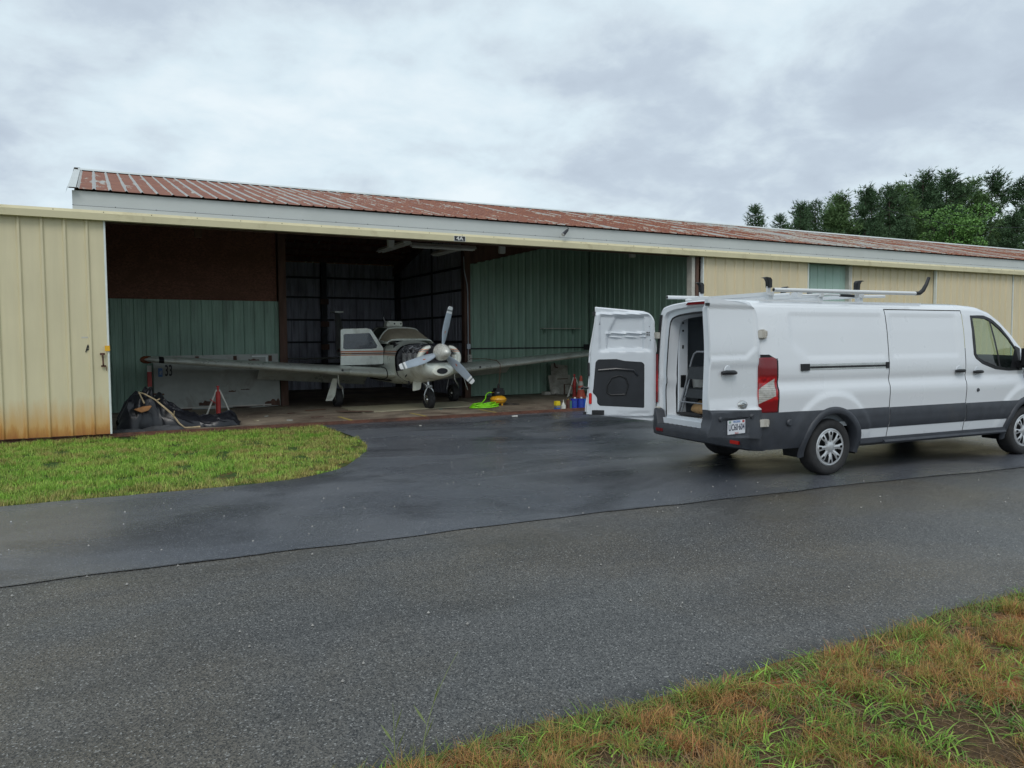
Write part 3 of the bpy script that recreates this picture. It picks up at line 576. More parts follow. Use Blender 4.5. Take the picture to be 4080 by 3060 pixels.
# gable end wall, back wall, right end
b = B(); ribbed(b, EY + 0.1, BACK_Y, 0, 4.05, 0, 0.3, 0.02, 0.03, fn=lambda x, d, z: (BX0 + 0.02 - d, x, z)); b.add([(BX0 + 0.02, EY + 0.1, 4.05), (BX0 + 0.02, RIDGE_Y, RIDGE_Z - 0.02), (BX0 + 0.02, BACK_Y, 4.05)], [(0, 1, 2)])
b.obj('gable_wall', M['fascia'], hg)
b = B(); ribbed(b, BX0, BX1, 0, 4.15, BACK_Y, 0.24, 0.02, 0.03, face=-1); b.obj('back_wall', M['galv'], hg)
b = B(); b.box(BX1 - 0.05, BX1, EY + 0.1, BACK_Y, 0, 4.2); b.obj('end_wall', M['cream'], hg)
# timber / steel frame
PY = 19.70
b = B()
for x in (4.02, 9.02): b.box(x - 0.09, x + 0.09, PY - 0.10, PY + 0.10, 0, 4.9)
b.obj('bay_post', M['wood'], hg)
b = B(); b.box(6.45, 6.62, BACK_Y - 0.25, BACK_Y - 0.06, 0, 4.2); b.box(9.0, 9.2, BACK_Y - 0.3, BACK_Y - 0.06, 0, 4.2); b.box(4.0, 4.2, BACK_Y - 0.3, BACK_Y - 0.06, 0, 4.2); b.box(9.13, 9.25, 22.4, 22.6, 0, 4.6)
b.obj('rear_column', M['steel_dark'], hg)
b = B()
for z in (0.85, 1.56, 2.29, 3.02, 3.66):
    b.box(4.1, 9.1, BACK_Y - 0.12, BACK_Y - 0.04, z - 0.03, z + 0.03); b.box(9.06, 9.12, PY + 0.1, BACK_Y - 0.1, z - 0.03, z + 0.03)
b.obj('wall_girt', M['steel_dark'], hg)
b = B()                                                             # small brackets on the rear column
for z in (1.4, 2.15, 2.88): b.box(6.40, 6.67, BACK_Y - 0.26, BACK_Y - 0.25, z - 0.09, z + 0.09)
b.obj('column_bracket', M['wood'], hg)
b = B()
ribbed(b, PY, BACK_Y, 0, 4.6, 0, 0.24, 0.02, 0.03, fn=lambda x, d, z: (9.14 - d, x, z))
b.obj('tail_bay_wall', M['galv'], hg)
b = B(); ribbed(b, PY, BACK_Y, 0, 4.6, 0, 0.24, 0.02, 0.03, fn=lambda x, d, z: (4.0 + d, x, z)); b.obj('tail_bay_wall', M['galv'], hg)
b = B(); ribbed(b, -0.3, 3.93, 0, 2.585, PY, 0.24, 0.022, 0.02, 0.012); b.obj('green_wall', M['green'], hg)
b = B(); b.box(-0.3, 3.90, PY + 0.01, PY + 0.03, 2.57, 5.2); b.obj('chipboard_wall', M['osb'], hg)
b = B()
def rtop(x): return 3.68 + (x - 9.02) * 0.235
xs_ = np.arange(9.08, 13.12, 0.06)
rows = []
for i, x in enumerate(xs_):
    d = 0.022 if i % 4 == 2 else 0.0; rows.append([(x, PY - d, 0.03), (x, PY - d, rtop(x))]); 
    if i % 4 == 2: rows[-1] = [(x - 0.008, PY - d, 0.03), (x - 0.008, PY - d, rtop(x))]; rows.append([(x + 0.008, PY - d, 0.03), (x + 0.008, PY - d, rtop(x))])
b.grid(rows); b.obj('green_wall', M['green'], hg)
b = B(); b.prism([(9.08, 3.67), (13.1, 4.62), (13.1, 5.2), (9.08, 5.2)], PY + 0.0, PY + 0.08, 'y'); b.obj('upper_wall', M['wood'], hg)
b = B(); ribbed(b, FY + 0.12, PY, 0, 1, 0, 0.23, 0.022, 0.02, 0.014, minor=False, fn=lambda x, d, t: (13.12 - d, x, (FT - 0.12 + (RIDGE_Z - FT) / (RIDGE_Y - EY) * (x - EY)) * t)); b.obj('green_wall', M['green'], hg)
b = B(); b.box(9.1, 13.05, PY - 0.05, PY - 0.02, 1.345, 1.385); b.box(12.88, 13.05, PY - 0.08, PY - 0.05, 1.30, 1.46); b.obj('wall_conduit', M['steel_dark'], hg)
b = B(); b.tube([(8.90, PY - 0.13, 3.9), (8.92, PY - 0.13, 3.5), (9.0, PY - 0.13, 3.15), (9.02, PY - 0.13, 2.9), (9.02, PY - 0.13, 0.4)], 0.016, 8); b.box(8.97, 9.07, PY - 0.17, PY - 0.11, 1.36, 1.50)
b.obj('power_conduit', M['tube_grey'], hg)
b = B(); b.box(8.99, 9.11, PY - 0.18, PY - 0.11, 1.00, 1.20); b.obj('outlet_box', M['collar'], hg)
b = B(); b.box(9.02, 9.04, PY - 0.184, PY - 0.18, 1.05, 1.09); b.box(9.02, 9.04, PY - 0.184, PY - 0.18, 1.12, 1.16); b.obj('outlet_socket', M['black'], hg)
# roof trusses and purlins
b = B()
for x in (0.1, 4.02, 9.02, 13.1):
    b.prism([(EY + 0.15, FT - 0.30), (RIDGE_Y, RIDGE_Z - 0.28), (BACK_Y, FT - 0.30), (BACK_Y, FT - 0.05), (RIDGE_Y, RIDGE_Z - 0.05), (EY + 0.15, FT - 0.05)], x - 0.06, x + 0.06, 'x')
b.obj('roof_truss', M['wood'], hg)
b = B()
for k in range(1, 9):
    y = EY + (RIDGE_Y - EY) * k / 9; z = FT + (RIDGE_Z - FT) * k / 9; b.box(BX0 + 0.05, 30, y - 0.04, y + 0.04, z - 0.16, z - 0.02)
    y2 = RIDGE_Y + (BACK_Y - RIDGE_Y) * k / 9; z2 = RIDGE_Z - sl * (y2 - RIDGE_Y); b.box(BX0 + 0.05, 30, y2 - 0.04, y2 + 0.04, z2 - 0.16, z2 - 0.02)
b.obj('purlin', M['wood'], hg)
b = B(); b.box(BX0, 30, EY + 0.22, EY + 0.36, 3.62, 3.9); b.obj('door_header', M['wood'], hg)
b = B()                                                             # bottom door rails
for y in (FY - 0.07, FY + 0.02): b.box(-4.6, 13.1, y, y + 0.035, 0.0, 0.052)
b.box(-4.6, 30, FY - 0.12, FY + 0.10, 0.0, 0.022); b.obj('bottom_rail', M['rail_rust'], hg)
# sliding doors
def slide_door(x0, x1, y, mat, name='sliding_door', edgeR=True, edgeL=False, phase=0.0, top=3.66, bot=0.07):
    b = B(); ribbed(b, x0, x1, bot, top, y, 0.318, 0.034, 0.034, 0.028, phase=phase, minor=False); b.box(x0, x1, y + 0.002, y + 0.05, bot + .001, top - .001)
    for z_ in (1.9, 0.42, 3.2):
        for x_ in np.arange(x0 + 0.12, x1 - 0.1, 0.318): b.box(x_, x_ + 0.012, y - 0.004, y - 0.0005, z_, z_ + 0.012, 1)
    o = b.obj(name, [mat, M['steel_dark']], hg)
    b = B()
    if edgeR: b.box(x1 - 0.002, x1 + 0.028, y - 0.028, y + 0.055, bot, top)
    if edgeL: b.box(x0 - 0.03, x0 + 0.002, y - 0.028, y + 0.055, bot, top)
    if b.v: b.obj('edge_trim', M['white_edge'], o)
    return o
dL = slide_door(-4.4, 0.115, EY + 0.02, M['cream_rust'], phase=0.03 - 0.16)
dL['label'] = 'cream sliding door at the left with rust staining along its foot'
b = B(); b.box(0.075, 0.150, EY - 0.035, EY - 0.015, 1.46, 1.55); b.obj('latch_plate', M['amber'], dL)
b = B(); b.box(0.0, 0.075, EY - 0.025, EY - 0.005, 1.395, 1.43); b.box(0.01, 0.085, EY - 0.03, EY - 0.005, 1.195, 1.225); b.tube([(0.038, EY - 0.005, 1.41), (0.04, EY - 0.05, 1.39), (0.045, EY - 0.05, 1.24), (0.045, EY - 0.005, 1.21)], 0.013, 8); b.tube([(0.085, EY - 0.03, 1.21), (0.09, EY - 0.035, 1.13)], 0.006, 6)
b.obj('door_handle', M['rail_rust'], dL)
text_mesh('A', 0.17, 'painted_letter', M['black'], dL, T(-0.17, EY + 0.010, 1.50) @ FACE_Y, 0.004, 0.003, 0.72)
b = B(); b.box(-0.26, -0.10, EY + 0.0178, EY + 0.0195, 1.675, 1.70); b.obj('faded_mark', M['collar'], dL)
dd = [(13.12, 16.75, EY + 0.08, True, True), (18.62, 22.6, EY + 0.20, False, True), (22.225, 26.15, EY + 0.08, False, True), (26.2, 30.0, EY + 0.08, False, True), (30.0, 34.2, EY + 0.20, False, True), (34.1, 38, EY + 0.08, False, True), (38.0, 42.2, EY + 0.20, False, True), (42.1, 45.9, EY + 0.08, False, True)]
for i, (x0, x1, y, er, el) in enumerate(dd):
    o = slide_door(x0, x1, y, M['cream'], edgeR=er, edgeL=el, phase=x0 + 0.1)
b = B(); ribbed(b, 16.5, 18.8, 0, 3.7, EY + 0.30, 0.30, 0.02, 0.02, 0.012, minor=False); b.obj('green_wall', M['green_light'], hg)['label'] = 'pale green ribbed wall seen between two cream doors'
b = B()
for x in (12.98,): b.box(x - 0.07, x + 0.03, EY + 0.10, EY + 0.30, 0, 3.66)
b.obj('door_post', M['wood'], hg)
B().box(18.50, 18.60, EY + .17, EY + .30, 0, 3.66).obj('door_jamb', M['collar'], hg)
b = B(); b.box(12.80, 12.90, EY + .12, EY + .30, 0, 3.66); b.obj('door_jamb', M['collar'], hg)
# 4A number tile on the track cover
o = thing('number_sign', 'small white 4A stencil on dark tile above the open hangar bay', 'sign', (6.52, EY - 0.10, 3.665))
b = B(); b.box(-0.13, 0.13, -0.008, -0.001, -0.055, 0.055); b.obj('tile', M['whitep'], o)
b = B(); b.box(-0.118, 0.118, -0.011, -0.008, -0.047, 0.047); b.obj('dark_field', M['steel_dark'], o)
text_mesh('4A', 0.105, 'sign_text', M['whitep'], o, T(0, -0.0115, 0) @ FACE_Y, 0.001, 0.002, 1.25)
# small lamp hanging off the fascia
o = thing('flood_lamp', 'small dark cylindrical lamp hanging from the eave above the green wall', 'lamp', (9.16, EY - 0.02, 4.05))
b = B(); b.tube([(0.02, 0.04, 0.02), (0.0, -0.03, -0.02), (-0.09, -0.09, -0.07)], 0.008, 6); b.obj('arm', M['steel_dark'], o)
b = B(); b.tube([(-0.06, -0.08, -0.05), (-0.20, -0.12, -0.17)], [0.028, 0.042], 12); b.obj('lamp_housing', M['steel_dark'], o, smooth=True)
b = B(); b.tube([(-0.195, -0.12, -0.166), (-0.21, -0.123, -0.178)], [0.036, 0.036], 12); b.obj('lens', M['lampw'], o)
# strip lights under the roof
def strip(x, y, z, ln, rz, lab, g='strip lights in the open bay'):
    o = thing('strip_light', lab, 'ceiling light', (x, y, z), rz, g)
    b = B(); b.prism([(-0.11, 0), (0.11, 0), (0.05, 0.07), (-0.05, 0.07)], -ln / 2, ln / 2, 'x'); b.obj('reflector', M['lampw'], o)
    for s in (-1, 1):
        b = B(); b.tube([(-ln / 2 + .03, s * 0.05, -0.02), (ln / 2 - .03, s * 0.05, -0.02)], 0.016, 8); b.obj('lamp_tube', M['lampw'], o, smooth=True)
    b = B(); b.tube([(-ln / 3, 0, 0.07), (-ln / 3, 0, 0.6)], 0.004, 5); b.tube([(ln / 3, 0, 0.07), (ln / 3, 0, 0.6)], 0.004, 5); b.obj('hanger_wire', M['steel_dark'], o)
    return o
strip(5.98, 17.0, 3.72, 1.85, PI / 2, 'white strip light pointing into the bay, left of the crosswise one')
strip(7.42, 17.3, 3.72, 1.5, PI / 2, 'white strip light pointing into the bay, behind the crosswise one')
strip(6.95, 16.35, 3.70, 1.55, 0, 'white strip light mounted crosswise just behind the 4A sign')
for x, y, lab in ((5.64, 16.2, 'small white junction box under the roof, left of the strip lights'), (8.35, 16.2, 'small white junction box under the roof, right of the strip lights'), (1.75, 16.2, 'small pale junction box hanging high in front of the chipboard wall'), (11.65, 15.6, 'small pale junction box hanging before the green side wall')):
    o = B().box(x - 0.07, x + 0.07, y - 0.05, y + 0.05, 3.62, 3.84).obj('junction_box', M['wood' if x < 2 else 'lampw'], bevel=0.008); recenter(o, (x, y, 3.84)); tag(o, lab, 'junction box', 'junction boxes under the hangar roof')
# wall shelf
o = thing('wall_shelf', 'thin dusty shelf board on the green wall right of the aeroplane', 'shelf', (12.0, PY - 0.02, 1.92))
B().box(-0.62, 0.68, -0.22, -0.01, 0, 0.022).obj('shelf_board', M['collar'], o)
for x in (-0.5, 0.5): B().prism([(-0.20, 0), (-0.01, 0), (-0.01, -0.16)], x - 0.012, x + 0.012, 'x').obj('bracket', M['green'], o)

# ------------------------------------------------------------------ van
van = thing('cargo_van', 'white cargo van with both rear doors swung open and a ladder rack on its roof', 'van', (6.39, 7.29, 0), math.radians(-3.0))
VM = T(6.39, 7.29, 0) @ rot('Z', -3.0)
XR, XF, WR, WZ = 1.21, 4.84, 0.335, 0.335
HP = [(0.26, .93), (0.30, .95), (0.36, .965), (0.42, .975), (0.55, 1.0), (0.80, 1.012), (0.95, 1.022), (1.04, 1.018), (1.12, 1.002), (1.30, .998), (1.45, .984), (1.7, .955), (1.9, .92), (1.97, .895), (2.02, .84), (2.05, .72), (2.07, .5), (2.082, .25), (2.085, 0)]
HT = [(0, 2.085), (3.7, 2.085), (3.95, 2.07), (4.2, 2.00), (4.35, 1.92), (4.6, 1.73), (4.92, 1.45), (5.08, 1.30), (5.4, 1.19), (5.65, 1.04), (5.78, .82)]
ZB = [(0, 1.12), (5.0, 1.12), (5.3, 1.0), (5.6, .85), (5.78, .62)]
def itp(tab, x):
    if x <= tab[0][0]: return tab[0][1]
    for (a, c), (d, e) in zip(tab, tab[1:]):
        if x <= d: return c + (e - c) * (x - a) / (d - a) if d > a else e
    return tab[-1][1]
def wf(x):
    v = 1.0
    if x < 0.37: v -= 0.045 * ((0.37 - x) / 0.25) ** 2
    if x > 4.4: v -= 0.09 * ((x - 4.4) / 1.38) ** 2.0
    if x > 5.45: v -= 0.20 * ((x - 5.45) / 0.33) ** 2
    return v
def zmap(x, zc):
    zb, ht = itp(ZB, x), itp(HT, x)
    return 0.26 + (zc - 0.26) * (zb - 0.26) / 0.86 if zc <= 1.12 else zb + (zc - 1.12) * (ht - zb) / 0.965
def disp(x, z):
    d = 0.0
    for x0, x1, cut in ((0.58, 2.10, 1), (2.20, 3.44, 0)):
        q = ss(x0, x0 + .03, x) * ss(x1, x1 - .03, x) * ss(1.375, 1.405, z) * ss(1.915, 1.885, z)
        if cut: q *= ss(-0.02, 0.02, (x - 0.58) * 0.195 + (z - 1.375) * 0.28 - 0.052)
        d -= 0.014 * q
    for c in (XR, XF):
        rr = math.hypot(x - c, z - WZ); d += 0.020 * ss(0.68, 0.60, rr) * ss(0.30, 0.5, z)
    d += 0.010 * ss(0.50, 0.56, z) * ss(0.86, 0.78, z) * 0
    d -= 0.012 * ss(1.20, 1.12, z) * ss(1.02, 1.08, z)
    return d
def hw(x, zc, off=0.0): return itp(HP, zc) * wf(x) + (disp(x, zc) if zc < 1.96 else 0) + off
ZC = [0.385] + [0.41 + 0.03 * i for i in range(51)] + [1.93, 1.955, 1.967]
ZC = sorted(set(round(z, 4) for z in ZC)); ROOFZ = [1.99, 2.02, 2.04, 2.055, 2.066, 2.075, 2.081, 2.084, 2.085]
XS = sorted(set([round(0.12 + 0.03 * i, 3) for i in range(190) if 0.12 + 0.03 * i < 5.78] + [2.14, 2.152, 3.552, 3.564, 0.135, 4.76, 4.772, 5.78]))
def vpt(x, zc, side, off=0.0):
    if zc > 1.97: yy = itp(HP, zc) * wf(x); return (x, side * max(0, yy + off), zmap(x, zc) + off)
    return (x, side * hw(x, zc, off), zmap(x, zc))
LV = [(z, -1) for z in ZC] + [(z, -1) for z in ROOFZ] + [(z, 1) for z in reversed(ROOFZ[:-1])] + [(z, 1) for z in reversed(ZC)]
def arch_d(x, z): return min(math.hypot(x - XR, z - WZ), math.hypot(x - XF, z - WZ))
WINP = [(3.74, 1.885), (3.74, 1.86), (3.745, 1.40), (3.78, 1.35), (3.90, 1.285), (4.15, 1.215), (4.42, 1.185), (4.68, 1.18), (4.66, 1.42), (4.50, 1.60), (4.33, 1.735), (4.15, 1.84), (4.02, 1.88), (3.90, 1.885)]
def inpoly(x, z, P):
    c = False
    for i in range(len(P)):
        (x1, z1), (x2, z2) = P[i], P[i - 1]
        if (z1 > z) != (z2 > z) and x < (x2 - x1) * (z - z1) / (z2 - z1) + x1: c = not c
    return c
def region(x, z, zreal):
    if z < 1.97:
        if arch_d(x, z) < 0.405: return 'hole'
        if 3.0 < x < 4.9 and inpoly(x, zreal, WINP): return 'hole'
        if (2.14 < x < 2.152 or 3.552 < x < 3.564) and 0.40 < z < 1.967: return 'gap'
        if 4.76 < x < 4.772 and 0.82 < z < 1.25: return 'gap'
        if 2.152 < x < 3.564 and 1.955 < z < 1.967: return 'gap'
        if 2.152 < x < 3.552 and 0.41 < z < 1.955: return 'slide'
        if 3.564 < x < 4.76 and z < 1.94 and 0.41 < z and arch_d(x, z) > 0.405 and not (x > 4.45 and z > 1.25 and not inpoly(x - 0.08, zreal, WINP) and zreal > itp(HT, x) - 0.16): return 'front'
    return 'body'
bodies = {'body': [], 'slide': [], 'front': []}
vv = [[Vector(vpt(x, zc, s)) for zc, s in LV] for x in XS]
for i, x in enumerate(XS):
    for j, (zc, s) in enumerate(LV):
        for c in (XR, XF):
            dd_ = math.hypot(x - c, zc - WZ)
            if abs(dd_ - 0.405) < 0.021 and zc < 1: k = 0.405 / dd_; nx, nz = c + (x - c) * k, WZ + (zc - WZ) * k; vv[i][j] = Vector((nx, s * hw(nx, nz), zmap(nx, nz)))
nj = len(LV)
for i in range(len(XS) - 1):
    for j in range(nj - 1):
        xc = (XS[i] + XS[i + 1]) / 2; zc = (LV[j][0] + LV[j + 1][0]) / 2; s = LV[j][1] if LV[j][1] == LV[j + 1][1] else 0
        zr = zmap(xc, zc); rg = region(xc, zc, zr)
        if rg in ('hole', 'gap'): continue
        if s > 0 and rg == 'slide': rg = 'body'
        bodies[rg + ('_l' if rg == 'front' and s > 0 else '')] = bodies.get(rg + ('_l' if rg == 'front' and s > 0 else ''), []); bodies[rg + ('_l' if rg == 'front' and s > 0 else '')].append((i, j))
def vgrid(cells, name, mats, parent, matf=None, off=0.0):
    b = B(); idx = {}
    for i, j in cells:
        q = []
        for a, c in ((i, j), (i + 1, j), (i + 1, j + 1), (i, j + 1)):
            if (a, c) not in idx: idx[(a, c)] = len(b.v); b.v.append(tuple(vv[a][c]))
            q.append(idx[(a, c)])
        b.f.append(tuple(q)); b.m.append(matf(i, j) if matf else 0)
    return b.obj(name, mats, parent, smooth=True, auto=50)
WSX0, WSX1 = 4.26, 5.0
body = vgrid([c for c in bodies['body'] if not (XS[c[0]] > WSX0 and XS[c[0]] < WSX1 and LV[c[1]][0] >= 1.99 - 0.001 and LV[c[1]][0] > 1.98)], 'body', [M['van']], van)
sdoor = vgrid(bodies['slide'], 'sliding_door', [M['van']], van)
fdoor = vgrid(bodies['front'], 'front_door', [M['van']], van); fdoor2 = vgrid(bodies['front_l'], 'front_door', [M['van']], van)
vgrid([c for c in bodies['body'] if (XS[c[0]] > WSX0 and XS[c[0]] < WSX1 and LV[c[1]][0] > 1.98)], 'windscreen', [M['glass']], van)
# nose cap
b = B(); row = [vpt(5.78, zc, s) for zc, s in LV]; b.grid([row, [(p[0] + .03, p[1] * .8, 0.34 + (p[2] - .34) * .85) for p in row], [(5.83, 0, 0.34 + (p[2] - .34) * .5) for p in row]]); b.obj('nose_panel', [M['van']], van, smooth=True)
b = B(); b.box(5.815, 5.86, -.62, .62, .50, .78); b.obj('grille', M['black'], van)
b = B()
for s in (-1, 1): b.box(5.60, 5.80, s * .72 - .15, s * .72 + .15, .70, .92)
b.obj('headlight', M['clear'], van)
b = B(); b.box(5.55, 5.90, -.93, .93, .28, .50); b.obj('front_bumper', M['clad'], van, bevel=0.03)
# inner shell: liner of the load space
b = B(); xs2 = [0.20, 0.5, 1.0, 1.5, 2.0, 2.5, 3.0, 3.49]
inner = [(z, -1) for z in (0.62, 0.8, 1.0, 1.3, 1.6, 1.85, 1.95)] + [(z, -1) for z in (2.02, 2.055, 2.075, 2.085)] + [(z, 1) for z in (2.075, 2.055, 2.02, 1.95, 1.85, 1.6, 1.3, 1.0, 0.8, 0.62)]
b.grid([[(x, s * max(0, (itp(HP, z) - 0.085) if z < 2.08 else 0), z - (0.06 if z > 1.9 else 0)) for z, s in inner] for x in xs2]); b.prism([(-.90, .60), (.90, .60), (.90, 1.5), (.80, 1.93), (.5, 2.01), (-.5, 2.01), (-.80, 1.93), (-.90, 1.5)], 3.48, 3.50, 'x')
b.obj('cargo_lining', [M['liner']], van)
b = B()
for x in (0.9, 1.7): b.box(x, x + 0.05, 0.86, 0.925, 0.62, 1.9)
b.obj('lining_rib', [M['liner']], van)
b = B(); b.box(0.15, 3.48, -.93, .93, .57, .62)
for k in range(22): b.box(0.16, 3.4, -.88 + k * .08, -.86 + k * .08, .62, .626)
b.obj('cargo_floor', M['van_in'], van)
b = B()                                                             # underbody and wheel housings
b.box(0.45, 0.80, -.70, .70, .33, .56); b.box(0.8, 1.62, -.62, .62, .36, .56); b.box(1.62, 4.40, -.88, .88, .30, .56); b.box(4.4, 5.3, -.6, .6, .34, .56)
for c in (XR, XF):
    for s in (-1, 1):
        b.grid([[(c + 0.43 * math.cos(an), s * yy, WZ + 0.43 * math.sin(an)) for yy in (0.66, 0.97)] for an in np.linspace(-0.25, PI + 0.25, 22)])
        b.box(c - .42, c + .42, s * .66 - .01, s * .66 + .01, .30, .78)
b.obj('underbody', M['black'], van)
# black side cladding bands, arch flares
def band(x0f, x1f, z0, z1, off=0.014, nx=26, nz=5, side=-1):
    pts = []
    for i in range(nx + 1):
        row = []
        for j in range(nz + 1):
            z = z0 + (z1 - z0) * j / nz; a, c = x0f(z), x1f(z); x = a + (c - a) * i / nx
            e = 0.0 if j in (0, nz) else 1.0; row.append((x, side * (hw(x, z, 0.004 + off * e)), z))
        pts.append(row)
    return pts
ra = lambda c, s: (lambda z: c + s * math.sqrt(max(0, 0.455 ** 2 - (z - WZ) ** 2)))
kx = lambda v: (lambda z: v)
clad_specs = [(kx(0.13), ra(XR, -1), 0.36, 0.785, van), (ra(XR, 1), kx(2.14), 0.525, 0.775, van), (kx(2.152), kx(3.552), 0.525, 0.770, sdoor), (kx(3.564), ra(XF, -1), 0.525, 0.765, fdoor)]
for x0, x1, z0, z1, par in clad_specs: b = B(); b.grid(band(x0, x1, z0, z1)); b.obj('side_cladding', M['clad'], par, smooth=True)
b = B(); b.grid(band(kx(0.13), ra(XR, -1), 0.36, 0.785, side=1)); b.grid(band(ra(XR, 1), ra(XF, -1), 0.525, 0.77, side=1)); b.obj('side_cladding', M['clad'], van, smooth=True)
for c in (XR, XF):
    for s in (-1, 1):
        rows = []
        for k in range(41):
            an = math.radians(-12 + 204 * k / 40); row = []
            for rr, off in ((0.398, -0.10), (0.398, 0.018), (0.41, 0.030), (0.455, 0.032), (0.478, 0.020), (0.482, 0.0)):
                x, z = c + rr * math.cos(an), WZ + rr * math.sin(an); row.append((x, s * (hw(x, max(.27, z)) + off), z))
            rows.append(row)
        B().grid(rows).obj('arch_flare', M['clad'], van, smooth=True, auto=60)
b = B()
for s in (-1, 1): b.box(1.66, 4.40, s * .97 - .04, s * .97 + .005, .345, .41)
b.obj('sill', M['clad'], van, bevel=0.01)
b = B()
for s in (-1, 1): b.prism([(s * .90, .335), (s * 1.03, .335), (s * 1.045, .355), (s * 1.02, .378), (s * .90, .378)], 2.05, 4.36, 'x')
b.obj('side_step', M['clad'], van, smooth=False)
b = B(); b.tube([(0.52, -1.035, .665), (0.52, -1.05, .665)], [0.042, 0.030], 16); b.obj('filler_cap', M['clad'], van, smooth=True)
# sliding door rail, handles, lock
b = B()
for i, (z0, z1, o_) in enumerate(((1.262, 1.310, .003), )):
    b.grid([[(x, -(hw(x, z) + o_), z) for z in (1.250, 1.256, 1.314, 1.320)] for x in (0.80, 1.2, 1.6, 2.0, 2.10)])
b.obj('door_rail', M['chrome'], van)
b = B(); b.grid([[(x, -(hw(x, z) + 0.006), z) for z in (1.268, 1.292)] for x in (0.80, 1.4, 2.10)]); b.box(0.705, 0.83, -(hw(.75, 1.285) + 0.02), -.95, 1.245, 1.323); b.box(2.09, 2.14, -(hw(2.1, 1.285) + 0.012), -.95, 1.248, 1.322); b.obj('rail_groove', M['black'], van)
def handle(x, z, par, wdt=0.17):
    y = -(hw(x, z) + 0.006); b = B(); b.tube([(x - wdt / 2, y - .016, z), (x - wdt / 4, y - .035, z + .003), (x + wdt / 4, y - .035, z + .003), (x + wdt / 2, y - .016, z)], [0.018, 0.022, 0.022, 0.018], 10); b.obj('handle', M['black'], par, smooth=True)
    b = B(); b.tube([(x, y + .012, z + .015), (x, y - .003, z + .015)], [0.055, 0.048], 20, sq=1.0); b.obj('handle_recess', M['van_in'], par, smooth=True)
handle(3.42, 1.185, sdoor); handle(3.78, 1.165, fdoor)
b = B(); y = -(hw(3.78, .93)); b.tube([(3.78, y, .93), (3.78, y - .012, .93)], [.026, .02], 14); b.obj('door_lock', M['clad'], fdoor, smooth=True)
# window surround and glass (both sides)
for s, par in ((-1, fdoor), (1, fdoor2)):
    def wy(x, z, off):                                          # lateral position of the skin at real height z
        lo, hi = 0.3, 1.97
        for _ in range(24):
            m_ = (lo + hi) / 2
            if zmap(x, m_) < z: lo = m_
            else: hi = m_
        return s * (itp(HP, lo) * wf(x) + off)
    cxm = sum(p[0] for p in WINP) / len(WINP); czm = sum(p[1] for p in WINP) / len(WINP)
    P2 = []
    for i in range(len(WINP)):
        a, c = WINP[i], WINP[(i + 1) % len(WINP)]
        for k in range(4): P2.append((a[0] + (c[0] - a[0]) * k / 4, a[1] + (c[1] - a[1]) * k / 4))
    rows = []
    for (x, z) in P2 + [P2[0]]:
        dx, dz = x - cxm, z - czm; l = math.hypot(dx, dz); ux, uz = dx / l, dz / l
        rows.append([(x + ux * t, wy(x + ux * t, z + uz * t, o_), z + uz * t) for t, o_ in ((-0.028, -0.012), (-0.024, 0.006), (0.018, 0.007), (0.024, 0.0))])
    B().grid(rows).obj('window_frame', M['black'], par, smooth=True)
    B().add([(x, wy(x, z, -0.006), z) for x, z in P2], [tuple(range(len(P2)))]).obj('window_glass', M['glass'], par)
    B().grid([[(x, wy(x, z, 0.002), z) for z in (1.20, 1.4, 1.6, 1.8)] if False else [(4.10 + (x - 4.10) + (1.83 - z) * 0.22, wy(4.10 + (1.83 - z) * 0.22, z, 0.002), z) for z in (1.20, 1.4, 1.6, 1.83)] for x in (4.095, 4.13)]).obj('window_divider', M['black'], par)
    b = B(); b.add([(4.70, wy(4.6, 1.2, .0) , 1.17), (4.44, wy(4.5, 1.2, .012), 1.185), (4.58, wy(4.6, 1.4, .012), 1.50), (4.72, wy(4.7, 1.4, 0.0), 1.46)], [(0, 1, 2, 3)])
    b.obj('corner_trim', M['black'], par)
    mr = B(); mr.box(4.60, 4.78, s * 1.03 if s > 0 else -1.27, s * 1.27 if s > 0 else -1.03, 1.20, 1.50); mr.box(4.58, 4.72, min(s * .92, s * 1.06), max(s * .92, s * 1.06), 1.17, 1.30); mr.obj('door_mirror', M['black'], par, bevel=0.035)
# cab interior
b = B()
for yy in (-.48, .48):
    b.box(3.95, 4.35, yy - .25, yy + .25, .75, .98); b.box(3.86, 3.98, yy - .24, yy + .24, .95, 1.50); b.box(3.86, 3.95, yy - .12, yy + .12, 1.52, 1.70)
b.obj('cab_seat', M['cloth'], van, bevel=0.03)
b = B(); b.box(4.72, 5.05, -.88, .88, .8, 1.14); b.box(3.5, 5.0, -.9, .9, .56, .66); b.obj('dashboard', M['liner_d'], van, bevel=0.03)
b = B(); b.tube([(4.55 + .05 * math.sin(a), .45 + .19 * math.cos(a), 1.20 + .18 * math.sin(a)) for a in np.linspace(0, 2 * PI, 25)], .014, 8, cap=False); b.box(4.53, 4.72, .43, .47, 1.1, 1.2); b.obj('steering_wheel', M['black'], van, smooth=True)
